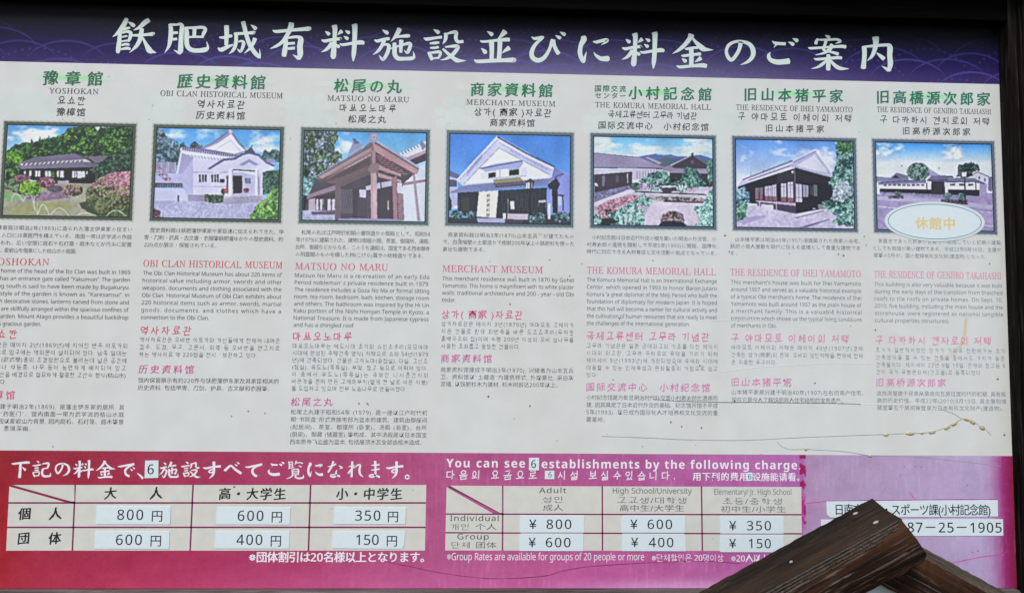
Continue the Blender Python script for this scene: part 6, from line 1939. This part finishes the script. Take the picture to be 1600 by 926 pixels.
# resin beads along the crack
M_resin = mat('amber_resin', C(198, 180, 140), .4, .3, .3, 400)
for (x, y, rx, ry, an) in ((1384, 678.6, 4, 2, 0), (1421.6, 676.6, 6.5, 2.6, 0), (1440, 676, 3, 1.6, 0), (1456, 674.6, 5.5, 2.6, -10), (1480, 667, 6.0, 2.6, -30), (1491.5, 660.5, 6.0, 2.8, -35), (1509, 654.5, 4.0, 2.2, 25), (1518.5, 658.5, 6.0, 2.8, 35), (1533.5, 667, 5.0, 3.4, 40), (1259, 701.4, 2.4, 1.8, 0), (1359, 711.5, 3, 1.8, 0)):
    bm = bmesh.new()
    bmesh.ops.create_icosphere(bm, subdivisions=2, radius=1)
    c_ = at(x, y)
    s_ = 0.2 / 202
    A_ = math.radians(-an)
    for v in bm.verts:
        j = 1 + 0.25 * math.sin(v.co.x * 7 + x) * math.cos(v.co.z * 5)
        X_, Z_ = v.co.x * rx * s_ * j, v.co.z * ry * s_ * j
        v.co = Vector((c_.x + X_ * math.cos(A_) - Z_ * math.sin(A_), -0.0008 + v.co.y * 0.0009, c_.z + X_ * math.sin(A_) + Z_ * math.cos(A_)))
    me = bpy.data.meshes.new('resin_bead')
    bm.to_mesh(me)
    bm.free()
    link('resin_bead', me, M_resin, SIGN, smooth=True)

# dirt specks
sp = Acc()
SPK = [(561, 630, 1.5), (574, 630, 1.5), (763, 619, 1.6), (828, 634, 1.5), (1409, 259, 1.3), (1467, 263, 1.4), (1318, 399, 1.6), (1310, 397, 1.2), (1139, 393, 1.2), (1350, 369, 1.1), (1132, 368, 1.2), (1048, 659, 1.6), (1096, 668, 1.6), (1065, 666, 1.2), (797, 475, 1.3), (890, 431, 1.1),
       (859, 406, 1.0), (1020, 407, 1.2), (1134, 368, 1.1), (388, 642, 1.4), (362, 650, 1.1), (414, 645, 1.0), (366, 760, 1.8), (1559, 592, 1.5), (1569, 679, 1.6), (1546, 412, 1.3), (1368, 515, 1.4), (1273, 598, 1.4), (1225, 594, 1.3), (1234, 603, 1.1), (98, 186, 0.8), (131, 186, .8), (170, 120, .7), (238, 165, .8), (1056, 569, 1.2), (958, 593, 1.2),
       (968, 497, 1.7), (1093, 571, 1.5), (1294, 479, 1.3), (1430, 728, 1.0), (1439, 729, 1.0), (1511, 757, 1.0), (1528, 860, 1.2), (1519, 862, 1.0), (1413, 729, .8), (1407, 742, .8), (405, 741, 1.6), (1037, 897, 1.0), (1046, 880, 1.0), (1571, 862, 1.4), (83, 697, 1.0), (689, 709, 1.2)]
r1 = random.Random(3)
for _ in range(110):
    x = r1.triangular(20, 1560, 1350)
    y = r1.uniform(140, 915)
    SPK.append((x, y, r1.uniform(.35, .95)))
for (x, y, r) in SPK:
    c_ = at(x, y)
    vs = []
    for q in range(8):
        rr = r * 0.2 / 202 * r1.uniform(.7, 1.25)
        vs.append((c_.x + rr * math.cos(q * math.pi / 4), -0.0013 * PN, c_.z + rr * math.sin(q * math.pi / 4)))
    sp.add(np.array(vs), [[7, 6, 5, 4, 3, 2, 1, 0]])
sp.build('dirt_specks', mat('dirt_brown', C(128, 116, 100), .6, .3, .5, 900), SIGN, kind='stuff')

# ------------------------------------------------------------------ wooden frame round the sheet
zb, zt = ZB - V_BOT * U, ZB - V_TOP * U
xr = U_R * U
FR = thing('sign_frame', 'dark stained wooden frame and post holding the information board', 'frame', (xr, 0, zb - .2))
box('right_post', xr + 0.0005, xr + 0.014, -0.026, 0.03, zb - 0.04, zt + 0.2, wood_frame, FR, bev=0.001)
box('right_post', xr + 0.0145, xr + 0.13, -0.034, 0.09, zb - 0.5, zt + 0.4, wood_frame, FR, 'broad outer post', bev=0.003)
box('left_post', U_L * U - 0.12, U_L * U - 0.0005, -0.034, 0.09, zb - 0.5, zt + 0.4, wood_frame, FR, bev=0.003)
box('top_rail', U_L * U, xr, -0.026, 0.03, ZB + 0.945 * U, ZB + 1.15 * U, wood_rail, FR, bev=0.001)
box('top_beam', U_L * U - 0.2, xr + 0.2, -0.055, 0.09, ZB + 1.152 * U, ZB + 1.152 * U + 0.16, wood_rail, FR, bev=0.003)
box('sill', U_L * U, xr - 0.001, -0.012, 0.03, zb - 0.09, zb - 0.0008, wood_sill, FR, 'weathered grey sill along the bottom of the board', bev=0.002)


# ------------------------------------------------------------------ eave over the board
ztop = ZB + 1.152 * U + 0.16
EV = thing('roof_eave', 'dark underside of the small roof sheltering the top of the board', 'roof', (0.78, -0.2, ztop))
for k in range(4):
    y0 = 0.14 - k * 0.075
    z0 = ztop + 0.15 - k * 0.017
    box('eave_board', -0.5, 2.1, y0 - 0.072, y0, z0, z0 + 0.014, wood_rail, EV, bev=0.001)
for x in (-0.3, 0.15, 0.6, 1.05, 1.5, 1.95):
    vs = [(x - .02, .13, ztop + .105), (x + .02, .13, ztop + .105), (x + .02, .13, ztop + .148), (x - .02, .13, ztop + .148),
          (x - .02, -.16, ztop + .037), (x + .02, -.16, ztop + .037), (x + .02, -.16, ztop + .081), (x - .02, -.16, ztop + .081)]
    pyd('rafter', vs, [(0, 1, 2, 3), (7, 6, 5, 4), (0, 4, 5, 1), (1, 5, 6, 2), (2, 6, 7, 3), (3, 7, 4, 0)], wood_rail, EV)

# ------------------------------------------------------------------ small wooden gable in front of the board
def wood_at(name, **kw):
    return wood(name, **kw)


M_top = wood('gable_top_charred_wood', (0.003, 0.0024, 0.0018), (0.030, 0.020, 0.0135), 'X', 1.3, (0.16, 0.12, 0.085), 0.32, 0.85, 1.0, warm=(0.058, 0.034, 0.018))
M_face = wood('gable_face_brown_wood', (0.006, 0.0032, 0.0022), (0.046, 0.020, 0.011), 'X', 1.3, (0.27, 0.22, 0.19), 0.55, 0.8, 1.0, warm=(0.085, 0.036, 0.017))


def beam(name, P, D, length, mats, parent, facemat, label=None, seed=0, segs=90):
    """timber: closed section P (world points at one end), swept along unit D; its object frame has X along D"""
    D = Vector(D).normalized()
    Z = Vector((0, -1, 0)).cross(D).normalized()
    if Z.z < 0:
        Z = -Z
    Y = Z.cross(D).normalized()
    Rm = Matrix((D, Y, Z)).transposed().to_4x4()
    org = P[0]
    Rm.translation = org
    inv = Rm.inverted()
    r = random.Random(seed)
    n = len(P)
    vs, fs = [], []
    for s in range(segs + 1):
        t = s / segs * length
        for j, p in enumerate(P):
            q = inv @ (p + D * t)
            jit = 0.00055
            vs.append((q.x + (r.uniform(-.002, .002) if s == 0 else 0), q.y + r.uniform(-jit, jit), q.z + r.uniform(-jit, jit)))
    mi = []
    for s in range(segs):
        for j in range(n):
            fs.append((s * n + j, s * n + (j + 1) % n, (s + 1) * n + (j + 1) % n, (s + 1) * n + j))
            mi.append(facemat[j])
    fs.append(tuple(range(n))[::-1])
    mi.append(0)
    fs.append(tuple(segs * n + j for j in range(n)))
    mi.append(0)
    me = bpy.data.meshes.new(name)
    me.from_pydata(vs, [], fs)
    for m in mats:
        me.materials.append(m)
    for p, k in zip(me.polygons, mi):
        p.material_index = k
    bm = bmesh.new()
    bm.from_mesh(me)
    bmesh.ops.recalc_face_normals(bm, faces=bm.faces)
    bm.to_mesh(me)
    bm.free()
    o = bpy.data.objects.new(name, me)
    COL.objects.link(o)
    o.parent = parent
    o.matrix_parent_inverse = Matrix.Translation(-parent.location)
    o.matrix_basis = Rm
    if label:
        o['label'] = label
    return o


DB, DF = 0.30, 0.385         # how far the gable stands in front of the sheet: back edge, front face
GB = at(1400, 990, 0.33)
GA = thing('wooden_gable', 'small weathered brown wooden gable in front of the lower right of the board', 'roof', GB)
# left timber, running down to the left
A1 = at(1361.5, 778.5, DB)
A1b = at(1090, 926, DB)
D1 = (A1b - A1).normalized()
sec = [A1, at(1384, 794.5, 0.335), at(1406, 811, DF - .012), at(1409, 815, DF - .006), at(1420, 827, DF), at(1431, 843, DF + .001), at(1438.6, 856, DF), at(1446, 867.5, DF - .004), at(1444, 876.6, DF - .006)]
# back underside closes the section behind
b1 = sec[-1] + Vector((0, .07, .0))
b2 = A1 + Vector((0, .0, -.035))
sec += [b1, b2]
#           top  top  nose nose face face face edge under back back
beam('left_barge_board', sec, D1, 0.62, [M_top, M_face], GA, [0, 0, 0, 1, 1, 1, 1, 1, 0, 0, 0], 'dark charred top and reddish brown face, running down to the left', 3)
# groove strip along the crease of the left timber (a pale split in the grain)
M_split = mat('pale_split_fibres', (0.11, 0.09, 0.075), .8, .2, .8, 500)
for px_, py_, dp_, wd_, st, en in ((1407.5, 812.5, DF - .009, .0007, .003, .45), (1410, 816.5, DF - .005, .0010, .005, .40), (1413, 820, DF - .003, .0014, .008, .26), (1417, 824.5, DF - .001, .0007, .03, .34)):
    c0 = at(px_, py_, dp_) + Vector((0, -.0012, .0008))
    pts = []
    r2 = random.Random(int(px_ * 10))
    for s in range(70):
        t = st + (en - st) * s / 69
        q = c0 + D1 * t + Vector((0, 0, r2.uniform(-.0003, .0003)))
        pts.append((q, wd_ * r2.uniform(.1, 1.15)))
    vs = [(q.x, q.y - .0002, q.z + h) for q, h in pts] + [(q.x, q.y, q.z - h) for q, h in pts]
    vs += [(q.x, q.y + .003, q.z) for q, h in pts]
    k = 70
    fs = [(i, i + 1, k + i + 1, k + i) for i in range(k - 1)] + [(2 * k + i, 2 * k + i + 1, i + 1, i) for i in range(k - 1)] + [(k + i, k + i + 1, 2 * k + i + 1, 2 * k + i) for i in range(k - 1)]
    pyd('split_fibre', vs, fs, M_split, GA)

# right timber, behind the left one, running down to the right
DR0, DR1 = 0.315, 0.345
B0 = at(1425, 845, DR0)
B1 = at(1573, 926, DR0)
D2 = (B1 - B0).normalized()
sec2 = [B0, at(1436, 862, DR1), at(1428, 884, DR1 + .002), at(1381, 907.5, DR1 - .002) + D2 * 0.0]
low = at(1381, 907.5, DR1)
# lower edge runs along the same direction: section taken square to the timber
perp = Vector((D2.z, 0, -D2.x))
if perp.z > 0:
    perp = -perp
S0 = at(1405, 834, DR0)
S1 = at(1408, 846, DR1)
wdt = 0.052
sec2 = [S0, S1, S1 + perp * .004 + Vector((0, -.003, 0)), S1 + perp * (wdt * .55) + Vector((0, -.003, 0)), S1 + perp * wdt + Vector((0, -.002, 0)), S1 + perp * wdt + Vector((0, .03, 0)), S0 + perp * .03]
beam('right_barge_board', sec2, D2, 0.5, [wood('gable_edge_grey_wood', (0.04, 0.028, 0.019), (0.14, 0.105, 0.072), 'X', 1.3, (0.32, 0.28, 0.23), 0.4, .8, .8), M_face, M_top], GA, [0, 0, 1, 1, 2, 2, 2], 'grey upper edge and scorched brown face, running down to the right', 5)
# ridge piece end seen between the two timbers: back rafter under the left timber's end
# white panel under the gable
pn = [at(1290, 1010, 0.33), at(1520, 1010, 0.33), at(1470, 930, .33), at(1400, 893, 0.33), at(1330, 930, .33)]
vs = pn + [p + Vector((0, .006, 0)) for p in pn]
pyd('white_panel', vs, [(0, 1, 2, 3, 4), (9, 8, 7, 6, 5)] + [(i, i + 5, (i + 1) % 5 + 5, (i + 1) % 5) for i in range(5)], mat('white_panel_paint', C(214, 224, 232), .4, .4, .02, 60), GA, 'pale blue-white panel showing under the apex')

# nail heads and pale knots on the left timber
M_nail = mat('nail_head_pale', (0.42, 0.38, 0.32), .45, .6, .3, 900)
for (x, y, rx, ry) in ((1336.5, 801.5, 4.4, 2.0), (1368.5, 815.5, 4.6, 2.6), (1236, 877, 2.6, 1.8)):
    # place on the top face: interpolate depth between back edge and crease
    t = 0.45 if x > 1350 else 0.35
    if x < 1300:
        t = 0.5
    dep = DB + (DF - DB) * t
    c_ = at(x, y, dep + (.0035 if x < 1350 else .016))
    s_ = 0.2 / 202 * (1.2 - dep) / 1.2
    bm = bmesh.new()
    bmesh.ops.create_icosphere(bm, subdivisions=2, radius=1)
    for v in bm.verts:
        v.co = Vector((c_.x + v.co.x * rx * s_ + v.co.z * ry * s_ * .3, c_.y + v.co.y * .0022, c_.z + v.co.z * ry * s_ + v.co.x * rx * s_ * .3))
    me = bpy.data.meshes.new('nail_head')
    bm.to_mesh(me)
    bm.free()
    link('nail_head', me, M_nail, GA, smooth=True)

bpy.data.batch_remove(CURVES)
